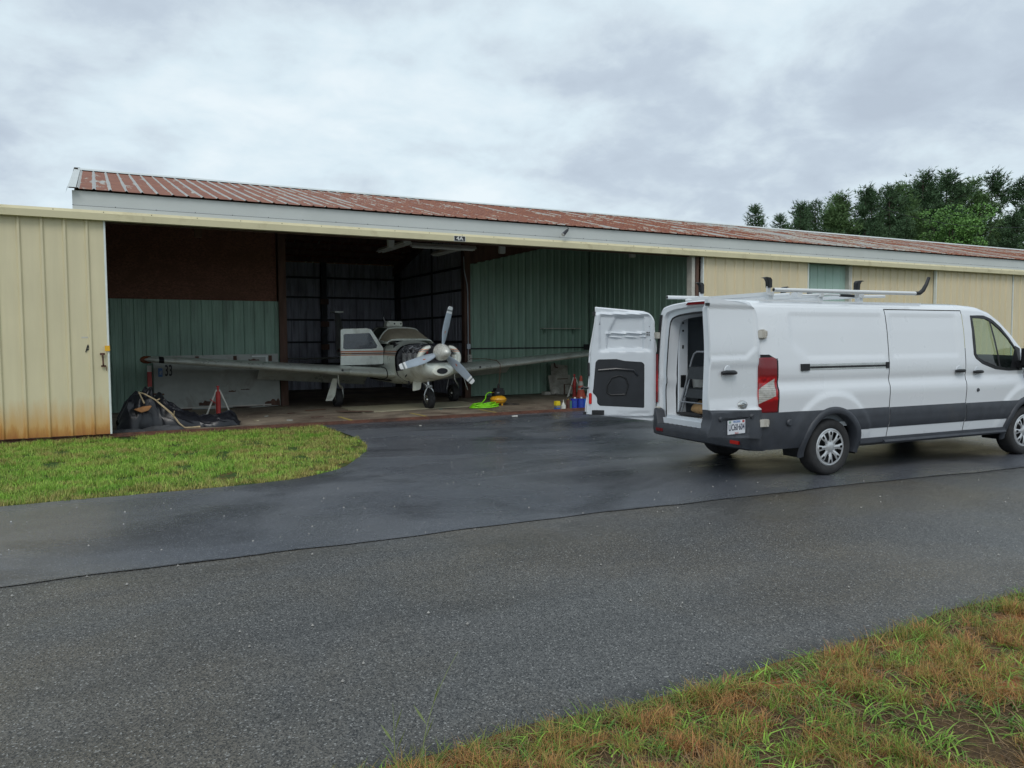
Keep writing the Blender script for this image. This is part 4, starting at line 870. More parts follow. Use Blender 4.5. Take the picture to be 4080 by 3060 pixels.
# wheels
def wheel(x, y, s):
    b = B(); mt = T(x, y, WZ) @ rot('X', -90 if s > 0 else 90)          # local z = outward
    prof = [(0.215, -0.20), (0.30, -0.215), (0.322, -0.20), (0.334, -0.17), (0.335, -0.11), (0.334, -0.05), (0.325, -0.015), (0.305, 0.003), (0.27, 0.006), (0.235, 0.0), (0.222, -0.012), (0.215, -0.05)]
    b.lathe(prof, 48, mt); w_ = b.obj('wheel', M['tyre'], van, smooth=True, auto=40)
    b = B(); b.lathe([(0.0, -0.06), (0.215, -0.06), (0.219, -0.02)], 40, mt); b.obj('brake_side', M['black'], w_)
    b = B(); rr = [0.0, 0.03, 0.045, 0.06, 0.085, 0.105, 0.125, 0.145, 0.165, 0.185, 0.20, 0.208, 0.221]; NA = 144; hz_ = [0.004, 0.004, 0.0, -0.006, -0.006, -0.002, 0.0, 0.0, 0.0, -0.003, -0.006, -0.004, -0.010]
    def spoke(rr_, an):
        k = (an * 8 / (2 * PI)) % 1.0; k = abs(k - 0.5) * 2            # 1 at spoke, 0 in gap middle
        if 0.075 < rr_ < 0.192:
            w0 = 0.52 if rr_ < 0.12 else 0.52 - (rr_ - 0.12) * 1.6
            fork = rr_ > 0.145 and k > 0.80
            return k < (0.50 if rr_ > 0.1 else 0.34) or fork
        return False
    pts = []
    for i, q in enumerate(rr):
        row = []
        for a in range(NA + 1):
            an = 2 * PI * a / NA; k = abs(((an * 8 / (2 * PI)) % 1.0) - 0.5) * 2; zz_ = hz_[i] + (0.006 * ss(0.5, 0.9, k) if 0.06 < q < 0.2 else 0)
            row.append(mt @ Vector((q * math.cos(an), q * math.sin(an), zz_)))
        pts.append(row)
    b.grid(pts, skip=lambda i, j: spoke((rr[i] + rr[i + 1]) / 2, 2 * PI * (j + .5) / NA)); b.obj('rim', M['rim'], w_, smooth=True, auto=30)
    return w_
for x in (XR, XF):
    for s in (-1, 1): wheel(x, s * 0.985, s)
# rear frame
b = B(); rows = []
def rear_loop(sy, x, z0, ztop, push=0.0):
    out = []
    for zc, s in [(z, -1) for z in np.linspace(0.60, 1.967, 26)] + [(z, -1) for z in ROOFZ] + [(z, 1) for z in reversed(ROOFZ[:-1])] + [(z, 1) for z in np.linspace(1.967, 0.60, 26)]:
        y = itp(HP, zc) * wf(0.12) + (disp(0.12, zc) if zc < 1.967 else 0); zr = zc
        t = (zr - 0.60) / (2.085 - 0.60); out.append((x, s * y * sy, z0 + (ztop - z0) * t))
    return out
defs = [(1.0, .12, .60, 2.085, 0), (.965, .108, .60, 2.072, 0), (.90, .112, .60, 2.02, 0), (.885, .15, .60, 2.005, 0), (.80, .155, .60, 1.955, 1), (.79, .13, .60, 1.945, 2), (.765, .13, .60, 1.925, 2), (.76, .17, .62, 1.92, 0), (.74, .26, .62, 1.90, 0), (.86, .27, .62, 2.0, 0)]
for a, bb in zip(defs, defs[1:]): b.grid([rear_loop(a[0], a[1], a[2], a[3]), rear_loop(bb[0], bb[1], bb[2], bb[3])], bb[4])
b.obj('rear_frame', [M['van'], M['van_in'], M['seal']], van, smooth=True, auto=30)
b = B(); b.box(.13, .27, -.74, .74, .575, .625); b.box(.105, .135, -.80, .80, .50, .585); b.obj('rear_sill', M['van_in'], van)
b = B(); b.box(.268, .40, .66, .69, .64, 1.88); b.obj('rear_pillar', M['van_in'], van)
b = B(); b.box(.29, .37, .652, .66, .98, 1.14)
for z in (1.82, 1.72, 1.52, 1.50, 0.86, 0.80, .72): b.box(.31, .335, .655, .66, z - .012, z + .012)
b.obj('pillar_recess', M['black'], van)
b = B()
for s_ in (-1, 1):
    for zc_, yo in ((1.66, .985), (.675, 1.035)):
        y0_, y1_ = sorted((s_ * .86, s_ * yo)); b.box(.085, .155, y0_, y1_, zc_ - .042, zc_ + .042); b.box(.155, .215, *sorted((s_ * (yo - .05), s_ * (yo + .004))), zc_ - .042, zc_ + .042); b.box(.17, .185, *sorted((s_ * (yo - .05), s_ * (yo + .016))), zc_ - .04, zc_ + .04); b.box(.20, .21, *sorted((s_ * (yo - .05), s_ * (yo + .016))), zc_ - .02, zc_ + .038)
b.obj('hinge_mount', M['collar'], van, bevel=.006)
b = B()  # black strips paint in the shadow gap between rear doors and body corners
for s_ in (-1, 1): b.grid([[(.1025, s_ * (itp(HP, z) * wf(.12)) * k, z) for z in np.linspace(.80, 1.93, 20)] for k in (.925, .99)])
b.obj('corner_shadow_strip', M['seal'], van)
b = B(); b.prism([(-.30, 2.035), (-.26, 2.068), (.26, 2.068), (.30, 2.035)], .085, .12, 'x'); b.obj('brake_light', M['red_dark'], van)
# rear lamps
for s in (-1, 1):
    cols_ = []
    zs = [0.775 + 0.64 * j / 32 for j in range(33)]
    path = [(0.104, .895), (0.100, .945), (0.112, .975), (0.15, None), (0.20, None), (0.25, None), (0.30, None), (0.345, None), (0.36, None)]
    rows = []
    for q, (x, y) in enumerate(path):
        row = []
        for j, z in enumerate(zs):
            t = (z - .775) / .64; e = 0.06 * max(0, (t - .93) / .07) ** 2 if x > .28 else 0; xx = x - e
            e2 = -0.012 if (j in (0, 32) or q in (0, len(path) - 1)) else 0.012
            row.append((xx - (0.01 if y else 0), s * ((y or hw(xx, z)) + e2), z))
        rows.append(row)
    b = B(); ni = len(rows)
    b.grid(rows)
    b.obj('tail_light', M['lens'], van, smooth=True, auto=60)
    b = B(); zz_ = [.765] + zs + [1.425]; b.grid([[(x + dx_, s * ((y or hw(min(x, .36), z)) + .004), z + (-.01 if k_ == 0 else .01 if k_ == len(zz_) - 1 else 0) - (.045 if (x > .3 and k_ > 31) else 0)) for k_, z in enumerate(zz_)] for x, y, dx_ in ((.112, .93, 0), (.115, .965, 0), (.15, None, 0), (.25, None, 0), (.345, None, 0), (.36, None, .012))]); b.obj('lamp_gasket', M['seal'], van, smooth=True)
# rear bumper with step
b = B(); rows = []; pth = []
for k in range(41):
    t = -1 + 2 * k / 40; y = .985 * t if abs(t) < .93 else math.copysign(.985 * .93 + (abs(t) - .93) * .9, t); x = 0.0 + 0.045 * abs(t) ** 3 + (0.12 * ((abs(t) - .88) / .12) ** 2 if abs(t) > .88 else 0); pth.append((x, y, abs(t)))
for x, y, t in pth:
    top = .515 + .185 * ss(.80, .865, t); xb = .135 + .10 * ss(.9, 1, t)
    rows.append([(xb + .05, y * .97, .37), (x + .03, y, .355), (x - .004, y, .375), (x - .012, y * (1.005), .44), (x + .0, y, top - .012), (x + .012, y * .995, top), (xb, y * .96, top), (xb + .02, y * .96, .42)])
b.grid(rows); bump = b.obj('rear_bumper', M['clad'], van, smooth=True, auto=40)
b = B()
for k in range(-7, 8):
    if k % 1 == 0: b.box(.02, .115, k * .095 - .006, k * .095 + .006, .5155, .519)
b.obj('step_groove', M['black'], bump)
for s in (-1, 1): B().box(-.006, .015, s * .72 - .075, s * .72 + .075, .415, .455).obj('reflector', M['refl'] if s < 0 else M['red_dark'], bump, bevel=.004)
# rear doors ---------------------------------------------------------
def door_mat(hx, hy, s, ang):
    a = math.radians(ang); U = Vector((-math.sin(a), -s * math.cos(a), 0)); Nn = Vector((-math.cos(a), s * math.sin(a), 0))
    m_ = Matrix((U, Nn, Vector((0, 0, 1)))).transposed().to_4x4(); m_.translation = Vector((hx, hy, 0)); return m_
def d_top(u_): return 1.965 + 0.085 * min(1, u_ / .85)
def d_bot(u_, s): return 0.50 + 0.09 * min(1, u_ / .9)
def u_in(t):                                                         # hinge edge
    z = 0.5 + 1.5 * t; v = 0.035 * ss(1.45, 1.85, z)
    if t > .90: v += 0.15 * (1 - math.sqrt(max(0, 1 - ((t - .90) / .10) ** 2)))
    if t < .04: v += 0.05 * (1 - t / .04) ** 2
    return v + .02
def u_out(t, s):
    z = .55 + 1.5 * t
    if s < 0: return .86 + 0.02 * ss(1.5, 1.0, z) + (0.075 * ss(.80, .58, z))
    return .845 + 0.085 * ss(2.0, 1.35, z) + 0.05 * ss(1.2, .62, z)
def rrect(u_, z, u0, u1, z0, z1, e=0.03): return ss(u0, u0 + e, u_) * ss(u1, u1 - e, u_) * ss(z0, z0 + e, z) * ss(z1, z1 - e, z)
def w_out(u_, z):
    w = 0.03 - 0.035 * ss(1.45, 2.05, z) - 0.02 * ss(.10, 0, u_)
    w -= 0.014 * ss(.10, .13, u_) * ss(1.395, 1.425, z - max(0, (.28 - u_)) * .62) * ss(1.97, 1.94, z) * (u_ < .99)
    w -= 0.012 * ss(1.36, 1.28, z) * ss(.85, 1.0, z); w += 0.028 * ss(.86, .83, z) + .012 * ss(.80, .6, z)
    w -= 0.02 * rrect(u_, z, .27, .70, .545, .765, .02) 
    return w
def w_in(u_, z):
    w = -0.055 - 0.03 * ss(1.45, 2.05, z)
    g1 = rrect(u_, z, .10, .80, 1.44, 1.95, .04); w -= 0.030 * (1 - g1) * rrect(u_, z, .03, .92, .56, 1.98, .04)
    w += 0.034 * rrect(u_, z, .19, .70 - .12 * ss(1.6, 1.95, z), 1.47, 1.925, .03)
    w -= 0.034 * rrect(u_, z, .17, .70, 1.675, 1.71, .014) + 0.026 * rrect(u_, z, .17, .66, 1.63, 1.655, .012)
    w += 0.010 * rrect(u_, z, .10, .55, .58, .66, .03) * (1 if z < .63 + .03 * math.sin(u_ * 9) else .4)
    return w
def rear_door(s, ang, hx, hy, label):
    mt = door_mat(hx, hy, s, ang); NI, NJ = 44, 84
    def UV(i, j):
        t = j / NJ; a = u_in(t); c = u_out(t, s); u_ = a + (c - a) * i / NI; lo = d_bot(u_, s); q = .25; zb_ = .822 + .05 * u_
        z = lo + (zb_ - lo) * t / q if t <= q else zb_ + (d_top(u_) - zb_) * (t - q) / (1 - q); return u_, z
    b = B(); P = [[mt @ Vector((UV(i, j)[0], w_out(*UV(i, j)), UV(i, j)[1])) for j in range(NJ + 1)] for i in range(NI + 1)]
    b.grid(P); k = 0
    for i in range(NI):
        for j in range(NJ): b.m[k] = 1 if j < NJ // 4 else 0; k += 1
    # edge returns and inner pan
    def edge_loop(): return [(i, 0) for i in range(NI)] + [(NI, j) for j in range(NJ)] + [(i, NJ) for i in range(NI, 0, -1)] + [(0, j) for j in range(NJ, 0, -1)]
    EL = edge_loop(); EL.append(EL[0]); cu, czz = .45, 1.27
    def shrink(u_, z, d): 
        du, dz = u_ - cu, z - czz; return u_ - math.copysign(min(abs(du), d), du) * (abs(du) > .3), z - math.copysign(min(abs(dz), d), dz) * (abs(dz) > .6)
    r0, r1, r2, r3 = [], [], [], []
    for i, j in EL:
        u_, z = UV(i, j); wo_ = w_out(u_, z); r0.append(mt @ Vector((u_, wo_, z))); r1.append(mt @ Vector((u_, wo_ - .022, z))); us, zs_ = shrink(u_, z, .018); r2.append(mt @ Vector((us, wo_ - .026, zs_))); r3.append(mt @ Vector((us, w_in(us, zs_), zs_)))
    q0 = len(b.m); b.grid([r0, r1], 0); b.grid([r1, r2], 0); b.grid([r2, r3], 2); ne = len(EL) - 1
    for g_ in (0, 2):
        for e_ in range(ne):
            if EL[e_][1] < NJ // 4 and EL[e_ + 1][1] <= NJ // 4 and s < 0: b.m[q0 + g_ * ne + e_] = 1
    inn = []
    for i in range(NI + 1):
        row = []
        for j in range(NJ + 1):
            u_, z = UV(i, j); u0_, z0_ = u_, z; f_ = .018
            uu = cu + (u_ - cu) * (1 - f_ / .43); zz2 = czz + (z - czz) * (1 - f_ / .76); row.append(mt @ Vector((uu, w_in(uu, zz2), zz2)))
        inn.append(row)
    b.grid(inn, 2)
    d = b.obj('rear_door', [M['van'], M['clad'], M['van_in']], van, smooth=True, auto=32); d['label'] = label
    # black rubber strip at the free edge, top and bottom tips
    b = B(); b.box(.84, .875, -.06, .0, 1.93, 1.985, mat=mt) if s > 0 else None
    b.box(.93, 1.0, -.055, -.0, .60, .635, mat=mt) if s > 0 else b.box(.86, .875, -.05, .0, 1.96, 1.99, mat=mt)
    b.obj('edge_stop', M['black'], d)
    # hinges
    b = B()
    for z in (1.66, .67): b.box(-.09, .04, -.02, .02, z - .045, z + .045, mat=mt); b.box(-.045, -.02, -.032, .032, z - .055, z + .055, mat=mt); b.box(-.012, 0.0, -.032, .034, z - .05, z + .05, mat=mt)
    b.obj('hinge', M['collar'], d, bevel=.006)
    return d, mt
rdoor, mR = rear_door(-1, 101, .15, -.955, 'right rear door seen from outside, with handle and licence plate')
ldoor, mL = rear_door(1, 122, .15, .955, 'left rear door seen from inside, with black lining panel')
# right door exterior fittings
b = B(); b.tube([mR @ Vector(p) for p in ((.71, .045, 1.252), (.66, .06, 1.257), (.53, .06, 1.254), (.48, .045, 1.248))], [.018, .025, .025, .018], 12); b.obj('handle', M['black'], rdoor, smooth=True)
b = B(); b.lathe([(0, .036), (.050, .036), (.058, .028)], 24, mR @ T(.60, 0, 1.275) @ rot('X', -90)); b.obj('handle_recess', M['van_in'], rdoor, smooth=True)
b = B(); b.lathe([(0, .050), (.045, .050), (.056, .044), (.062, .030)], 28, mR @ T(.345, 0, .895) @ Matrix.Scale(1.25, 4, (1, 0, 0)) @ Matrix.Scale(.82, 4, (0, 0, 1)) @ rot('X', -90)); b.obj('badge', M['chrome'], rdoor, smooth=True)
b = B(); b.tube([mR @ Vector((.345 + .030 * math.cos(a) * (1.2), .052, .895 + .016 * math.sin(a) + .006 * math.sin(2 * a))) for a in np.linspace(0, 2 * PI * .9, 20)], .004, 6); b.obj('badge_script', M['liner'], rdoor, smooth=True)
for uu in (.745, .225): B().tube([mR @ Vector((uu, .055, .765)), mR @ Vector((uu, .08, .76))], [.030, .022], 12).obj('plate_lamp_boss', M['clad'], rdoor, smooth=True)
pl = B(); pc = (.475, .665); pl.box(pc[0] - .148, pc[0] + .148, .052, .058, pc[1] - .076, pc[1] + .076, mat=mR); plate = pl.obj('licence_plate', M['plate'], rdoor, bevel=.003)
def on_plate(du, dz, w=.0590): m_ = Matrix((Vector((-1, 0, 0)), Vector((0, 0, 1)), Vector((0, 1, 0)))).transposed().to_4x4(); m_.translation = Vector((pc[0] - du, w, pc[1] + dz)); return mR @ m_
text_mesh('UC60·604', .098, 'plate_number', M['ink'], plate, on_plate(0, -.004), .0005, .0015, .66)
text_mesh('VIRGINIA', .034, 'plate_state', M['ink_blue'], plate, on_plate(0, .058), .0005, .0005, .9)
text_mesh('TRUCK', .022, 'plate_type', M['ink_red'], plate, on_plate(0, -.066), .0005, .0003, .9)
b = B(); b.box(pc[0] + .095, pc[0] + .13, .0585, .0595, pc[1] + .045, pc[1] + .07, mat=mR); b.obj('sticker', M['green'], plate)
b = B(); b.box(pc[0] - .13, pc[0] - .095, .0585, .0595, pc[1] + .045, pc[1] + .07, mat=mR); b.obj('sticker', M['ink_red'], plate)
# left door interior fittings
b = B(); NP = 14
pan = [(.19, .70), (.19, 1.28), (.22, 1.31), (.45, 1.325), (.56, 1.35), (.80, 1.345), (.835, 1.31), (.865, .96), (.875, .90), (.84, .865), (.815, .83), (.815, .76), (.78, .725)]
b.prism(pan, -.094, -.08, 'y', mat=mL); b.obj('lining_panel', M['liner_d'], ldoor, bevel=.008)
b = B(); b.tube([mL @ Vector(p) for p in ((.28, -.098, 1.13), (.33, -.105, 1.20), (.56, -.105, 1.22), (.80, -.10, 1.20))], .016, 8); b.obj('panel_fold', M['liner_d'], ldoor, smooth=True)
arch = [(.44, .88), (.40, 1.00), (.44, 1.10), (.52, 1.13), (.62, 1.10), (.68, 1.0), (.68, .90), (.63, .87)]
b = B(); b.tube([mL @ Vector((a, -.100, c)) for a, c in arch + [arch[0]]], .011, 8); b.obj('pull_recess', M['black'], ldoor, smooth=True)
b = B(); b.box(.265, .345, -.082, -.074, 1.375, 1.415, mat=mL); b.obj('amber_reflector', M['amber'], ldoor)
b = B(); b.box(.245, .265, -.082, -.074, 1.372, 1.418, mat=mL); b.box(.345, .365, -.082, -.074, 1.372, 1.418, mat=mL); b.obj('reflector_mount', M['seal'], ldoor)
b = B(); b.box(.885, .925, -.090, -.076, .745, .895, mat=mL); b.obj('door_edge_light', M['refl'], ldoor, bevel=.01)
b = B(); b.box(.72, .885, -.098, -.08, .60, .665, mat=mL); b.box(.76, .86, -.108, -.098, .60, .625, mat=mL); b.obj('lower_latch', M['black'], ldoor, bevel=.006)
b = B(); b.box(.775, .83, -.09, -.075, 1.86, 1.93, mat=mL); b.box(.775, .805, -.095, -.08, 1.80, 1.86, mat=mL); b.obj('upper_latch', M['liner_d'], ldoor, bevel=.006)
b = B(); b.box(.918, .94, -.05, -.005, 1.12, 1.30, mat=mL); b.tube([mL @ Vector(p) for p in ((.93, -.06, .96), (1.0, -.065, .97), (1.03, -.06, .95))], .016, 8); b.obj('edge_latch', M['black'], ldoor)
b = B()
for uu, zz3 in ((.13, 1.70), (.155, 1.70), (.13, 1.67), (.155, 1.67), (.12, 1.78), (.11, 1.60), (.06, .60)): b.lathe([(0, .002), (.010, .002)], 10, mL @ T(uu, -.082, zz3) @ rot('X', 90))
b.obj('panel_hole', M['seal'], ldoor)
# ladder rack
rack = B()
for x in (.50, 1.28, 1.95): rack.box(x - .025, x + .025, -.76, .82, 2.105, 2.152)
rk = rack.obj('rack_crossbar', M['alu'], van, bevel=.004)
b = B()
for x in (.50, 1.28, 1.95):
    for y in (-.70, .70): b.box(x - .035, x + .035, y - .03, y + .03, 2.02, 2.105); b.box(x - .045, x + .045, y - .045, y + .045, 2.015, 2.03)
b.obj('rack_foot', M['alu'], van)
for pts, nm in ((((.42, -.86, 2.165), (2.76, -.86, 2.17)), 'near'), (((.17, .80, 2.16), (2.9, .80, 2.17)), 'far')):
    b = B(); b.tube(pts, .024, 14); b.obj('rack_tube', M['alu'], van, smooth=True)
b = B(); b.tube([(.418, -.86, 2.165), (.424, -.86, 2.165)], .019, 12); b.tube([(.168, .80, 2.16), (.174, .80, 2.16)], .019, 12); b.obj('tube_bore', M['black'], van)
b = B(); b.tube([(2.75, -.86, 2.17), (2.83, -.86, 2.175), (2.88, -.87, 2.21), (2.93, -.88, 2.29), (2.965, -.885, 2.375)], [.026, .027, .026, .022, .020], 10); b.obj('rack_horn', M['black'], van, smooth=True)
def clip(x, y, zb, sgn, h=.19):
    b = B(); b.box(x - .028, x + .028, y - .006, y + .006, zb, zb + h * .5); b.obj('clip_bracket', M['alu'], van)
    z0 = zb + h * .42; zt = zb + h; b = B(); b.prism([(x - sgn * .03, z0), (x - sgn * .03, zt - .01), (x - sgn * .01, zt + .015), (x + sgn * .05, zt + .022), (x + sgn * .095, zt + .012), (x + sgn * .05, zt + .006), (x + sgn * .025, zt - .03), (x + sgn * .02, z0)], y - .03, y + .03, 'y'); b.obj('clip_hook', M['black'], van, bevel=.004)
clip(.40, -.80, 2.12, -1, .17); clip(1.80, -.80, 2.10, 1, .19); clip(.66, .72, 2.12, -1, .22); clip(2.10, .72, 2.12, 1, .20); clip(2.6, .72, 2.12, 1, .18)
b = B(); b.tube([(1.0, -.60, 2.13), (1.35, -.76, 2.135), (1.62, -.76, 2.13)], .012, 8); b.tube([(1.60, -.76, 2.13), (1.80, -.76, 2.125)], .017, 8); b.box(.98, 1.06, -.66, -.56, 2.10, 2.16); b.obj('rack_lever', M['alu'], van)
b = B(); b.tube([(1.56, -.76, 2.131), (1.82, -.76, 2.125)], .0185, 8); b.obj('lever_grip', M['black'], van)
b = B(); b.tube([(.46, .78, 2.125), (.9, -.62, 2.135)], .02, 8); b.tube([(2.0, -.62, 2.13), (2.4, -.70, 2.135)], .018, 8)
for s in (-1, 1): b.box(.25, 2.9, s * .82 - .012, s * .82 + .012, 2.035, 2.052)
b.obj('rack_link_bar', M['alu'], van)

# things standing in the van (own top-level things)
def vw(x, y, z): return VM @ Vector((x, y, z))
o = thing('step_stool', 'folding step stool with dark treads standing just inside the open van', 'step stool', vw(.30, .35, .626), math.radians(-3))
def lv(x, y, z): return (x - .30, y - .35, z - .626)
b = B(); b.tube([lv(.26, .66, .64), lv(.33, .48, 1.34), lv(.335, .44, 1.42), lv(.335, .38, 1.45), lv(.335, .10, 1.45), lv(.33, .04, 1.42), lv(.33, .0, 1.34), lv(.26, -.15, .64)], .013, 10); b.tube([lv(.26, .60, .66), lv(.32, .45, 1.25)], .010, 8); b.tube([lv(.25, .62, .80), lv(.25, -.1, .80)], .009, 8); b.obj('frame_tube', M['tube_grey'], o, smooth=True)
for z0, z1, y0, y1 in ((1.10, 1.255, .02, .50), (.86, .97, -.03, .58)):
    b = B(); b.prism([(.27, z0), (.30, z1), (.50, z1 + .01), (.50, z1 - .03), (.32, z1 - .035), (.29, z0)], 0, 1, 'y'); b.v = [(p[0] - .30, (y0 + (y1 - y0) * p[1]) - .35, p[2] - .626) for p in b.v]; b.obj('tread', M['step'], o)
for y in (.64, -.13): B().box(-.06, .06, y - .35 - .025, y - .35 + .025, -.01, .03).obj('foot', M['black'], o)
def vthing(b, name, mat, label, cat, loc, group=None, **kw):
    o = b.obj(name, mat, **kw); o.location = loc; o.rotation_euler = (0, 0, math.radians(-3)); return tag(o, label, cat, group)
bk = B(); bk.lathe([(0, 0), (.125, 0), (.15, .27), (.155, .27), (.155, .29), (.14, .29), (.115, .02), (0, .02)], 28); vthing(bk, 'bucket', M['whitep'], 'white plastic bucket standing behind the step stool in the van', 'bucket', vw(.62, .62, .94), smooth=True, auto=40)
bk = B(); bk.box(-.28, .28, -.20, .20, 0, .30); vthing(bk, 'crate', M['liner_d'], 'dark storage crate under the white bucket in the van', 'crate', vw(.66, .60, .632), bevel=.012)
def lump(rx, ry, rz, seed, nu=22, nv=12, amp=.16):
    rg = np.random.default_rng(seed); ph = rg.uniform(0, 6, 8); b = B(); rows = []
    for i in range(nv + 1):
        th = PI * i / nv; row = []
        for j in range(nu + 1):
            a = 2 * PI * (j % nu) / nu; rr = 1 + amp * (math.sin(3 * a + ph[0] + 2 * math.cos(th * 2 + ph[1])) * .5 + math.sin(5 * a + ph[2] + 3 * th) * .35 + math.sin(9 * a - 4 * th + ph[3]) * .2)
            zc_ = math.cos(th); row.append((rx * math.sin(th) ** .8 * math.cos(a) * rr, ry * math.sin(th) ** .8 * math.sin(a) * rr, rz * (zc_ if zc_ > 0 else zc_ * .35) * rr))
        rows.append(row)
    b.grid(rows); return b
vthing(lump(.17, .27, .14, 3, amp=.06), 'sack', M['sack'], 'plump tan sack lying below the step stool treads', 'sack', vw(.48, .33, .69), smooth=True)
vthing(lump(.13, .26, .09, 4, amp=.05), 'sack', M['sack'], 'second tan sack resting on top, behind the lower tread', 'sack', vw(.62, .33, .84), smooth=True)
vthing(lump(.30, .42, .55, 5, amp=.12), 'equipment_bag', M['cloth'], 'bulky black bag piled high behind the step stool', 'bag', vw(1.15, .35, .95), smooth=True)
vthing(lump(.06, .08, .09, 6, amp=.1), 'work_glove', M['collar'], 'pale glove tucked on the black bag in the van', 'glove', vw(.80, .22, 1.33), smooth=True)
vthing(lump(.05, .28, .03, 8, amp=.2), 'strap', M['cloth'], 'crumpled black strap lying on the van floor edge', 'strap', vw(.20, .34, .645), smooth=True)

# ------------------------------------------------------------------ aeroplane (local frame: x lateral, y aft, z up)
ap_ = thing('light_aircraft', 'old low wing single engine aeroplane with cowling off and cabin door open', 'aeroplane', (6.65, 17.0, 0))
FS = [(-1.06, .42, 1.50, .82, 1.2), (-.98, .49, 1.54, .77, 1.2), (-.6, .53, 1.56, .71, 1.18), (-.1, .555, 1.50, .64, 1.15), (.25, .57, 1.525, .60, 1.13), (.75, .585, 1.61, .56, 1.12), (1.3, .60, 1.62, .53, 1.12), (2.6, .60, 1.62, .54, 1.12), (3.4, .52, 1.60, .60, 1.12), (4.5, .38, 1.50, .75, 1.13), (5.8, .22, 1.42, .95, 1.18), (7.0, .08, 1.36, 1.12, 1.24), (7.35, .02, 1.30, 1.18, 1.24)]
def fsec(y):
    for a, c in zip(FS, FS[1:]):
        if y <= c[0]: t = ss(0, 1, (y - a[0]) / (c[0] - a[0])) * .35 + .65 * (y - a[0]) / (c[0] - a[0]); return [a[k] + (c[k] - a[k]) * t for k in range(1, 5)]
    return FS[-1][1:]
def fpt(y, th, n=2.7, off=0.0):
    a, zt, zb, zc = fsec(y); sn, cs = math.sin(th), math.cos(th)
    x = math.copysign(abs(sn) ** (2 / n), sn) * (a + off); z = zc + (zt - zc + off if cs > 0 else zc - zb + off) * math.copysign(abs(cs) ** (2 / n), cs)
    return (x, y, z)
YS = sorted(set([round(v, 3) for v in np.arange(-1.06, 7.36, .09)] + [.25, .26, 7.35])); TH = [2 * PI * k / 72 for k in range(73)]
def fskip(i, j):
    y = (YS[i] + YS[i + 1]) / 2; p = fpt(y, (TH[j] + TH[j + 1]) / 2)
    lip = .86 + (.25 - y) / 1.31 * .27
    if y < .25 and p[2] > lip: return True
    if 1.20 < y < 2.2 and p[0] < 0 and p[2] > 1.05: return True
    if .75 < y < 3.9 and p[2] > 1.56: return True
    return False
b = B(); b.grid([[fpt(y, t) for t in TH] for y in YS], skip=fskip); fus = b.obj('fuselage', M['plane_s'], ap_, smooth=True, auto=50)
CN = [(.72, .50, 1.60), (1.0, .44, 1.765), (1.2, .41, 1.86), (1.4, .40, 1.915), (1.8, .40, 1.955), (2.6, .39, 1.945), (3.2, .34, 1.85), (3.8, .26, 1.70), (4.3, .2, 1.52)]
def cpt(y, k):
    for a, c in zip(CN, CN[1:]):
        if y <= c[0]: t = (y - a[0]) / (c[0] - a[0]); tw, zt = a[1] + (c[1] - a[1]) * t, a[2] + (c[2] - a[2]) * t; break
    bw = fsec(y)[0] * .995; sd_, tt = (1 if k > 0 else -1), abs(k)
    pr = [(1.0, 0.0), (.985, .25), (.93, .5), (.86, .72), (.80, .86), (.70, .95), (.5, 1.0), (.25, 1.02), (0, 1.025)]
    q = tt * 8; i = min(7, int(q)); ff = q - i; wx = pr[i][0] + (pr[i + 1][0] - pr[i][0]) * ff; hz__ = pr[i][1] + (pr[i + 1][1] - pr[i][1]) * ff
    zb_ = 1.53; x = tw * (wx - 0) / .80 if wx <= .80 else tw + (bw - tw) * (wx - .80) / .20
    return (sd_ * x, y, zb_ + (zt - zb_) * hz__)
CY = sorted(set([round(v, 3) for v in np.arange(.72, 4.3, .08)] + [.78, 1.36, 1.42, 4.3])); KS = [-.001 + 0] ; KS = [-(k / 32) for k in range(0, 33)] + [(32 - k) / 32 for k in range(1, 33)]
KS = [(-1, k / 32) for k in range(33)] + [(1, (32 - k) / 32) for k in range(1, 33)]
cgrid = [[cpt(y, s_ * max(t, 1e-6)) for s_, t in KS] for y in CY]
def creg(i, j):
    y = (CY[i] + CY[i + 1]) / 2; p = cpt(y, KS[j][0] * max(1e-6, (KS[j][1] + KS[j + 1][1]) / 2)); t = (KS[j][1] + KS[j + 1][1]) / 2; s_ = KS[j][0]
    if .78 < y < 1.36 and p[2] > 1.585 and t > .06: return 'ws'
    if s_ < 0 and 1.36 < y < 2.2 and t < .62: return 'hole'
    if s_ > 0 and 1.45 < y < 2.3 and .14 < t < .60: return 'win'
    if 2.35 < y < 3.2 and .14 < t < .58: return 'win'
    return 'skin'
for nm, mt_, rg in (('cabin_roof', 'plane', 'skin'), ('windshield', 'glass_dusty', 'ws'), ('side_window', 'glass_pane', 'win')):
    b = B(); b.grid(cgrid, skip=lambda i, j: creg(i, j) != rg); o = b.obj(nm, M[mt_], ap_, smooth=True, auto=50)
b = B(); b.box(-.5, .5, .55, .57, .75, 1.52); b.box(-.45, .45, 1.0, 2.6, .62, .70); b.box(-.45, .45, .70, .95, 1.25, 1.55); b.obj('cabin_interior', M['cloth'], ap_)
b = B()
for x in (-.25, .25): b.box(x - .2, x + .2, 1.75, 2.1, .7, 1.0); b.box(x - .2, x + .2, 2.05, 2.2, 1.0, 1.6)
b.obj('cabin_seat', M['cloth'], ap_, bevel=.03)
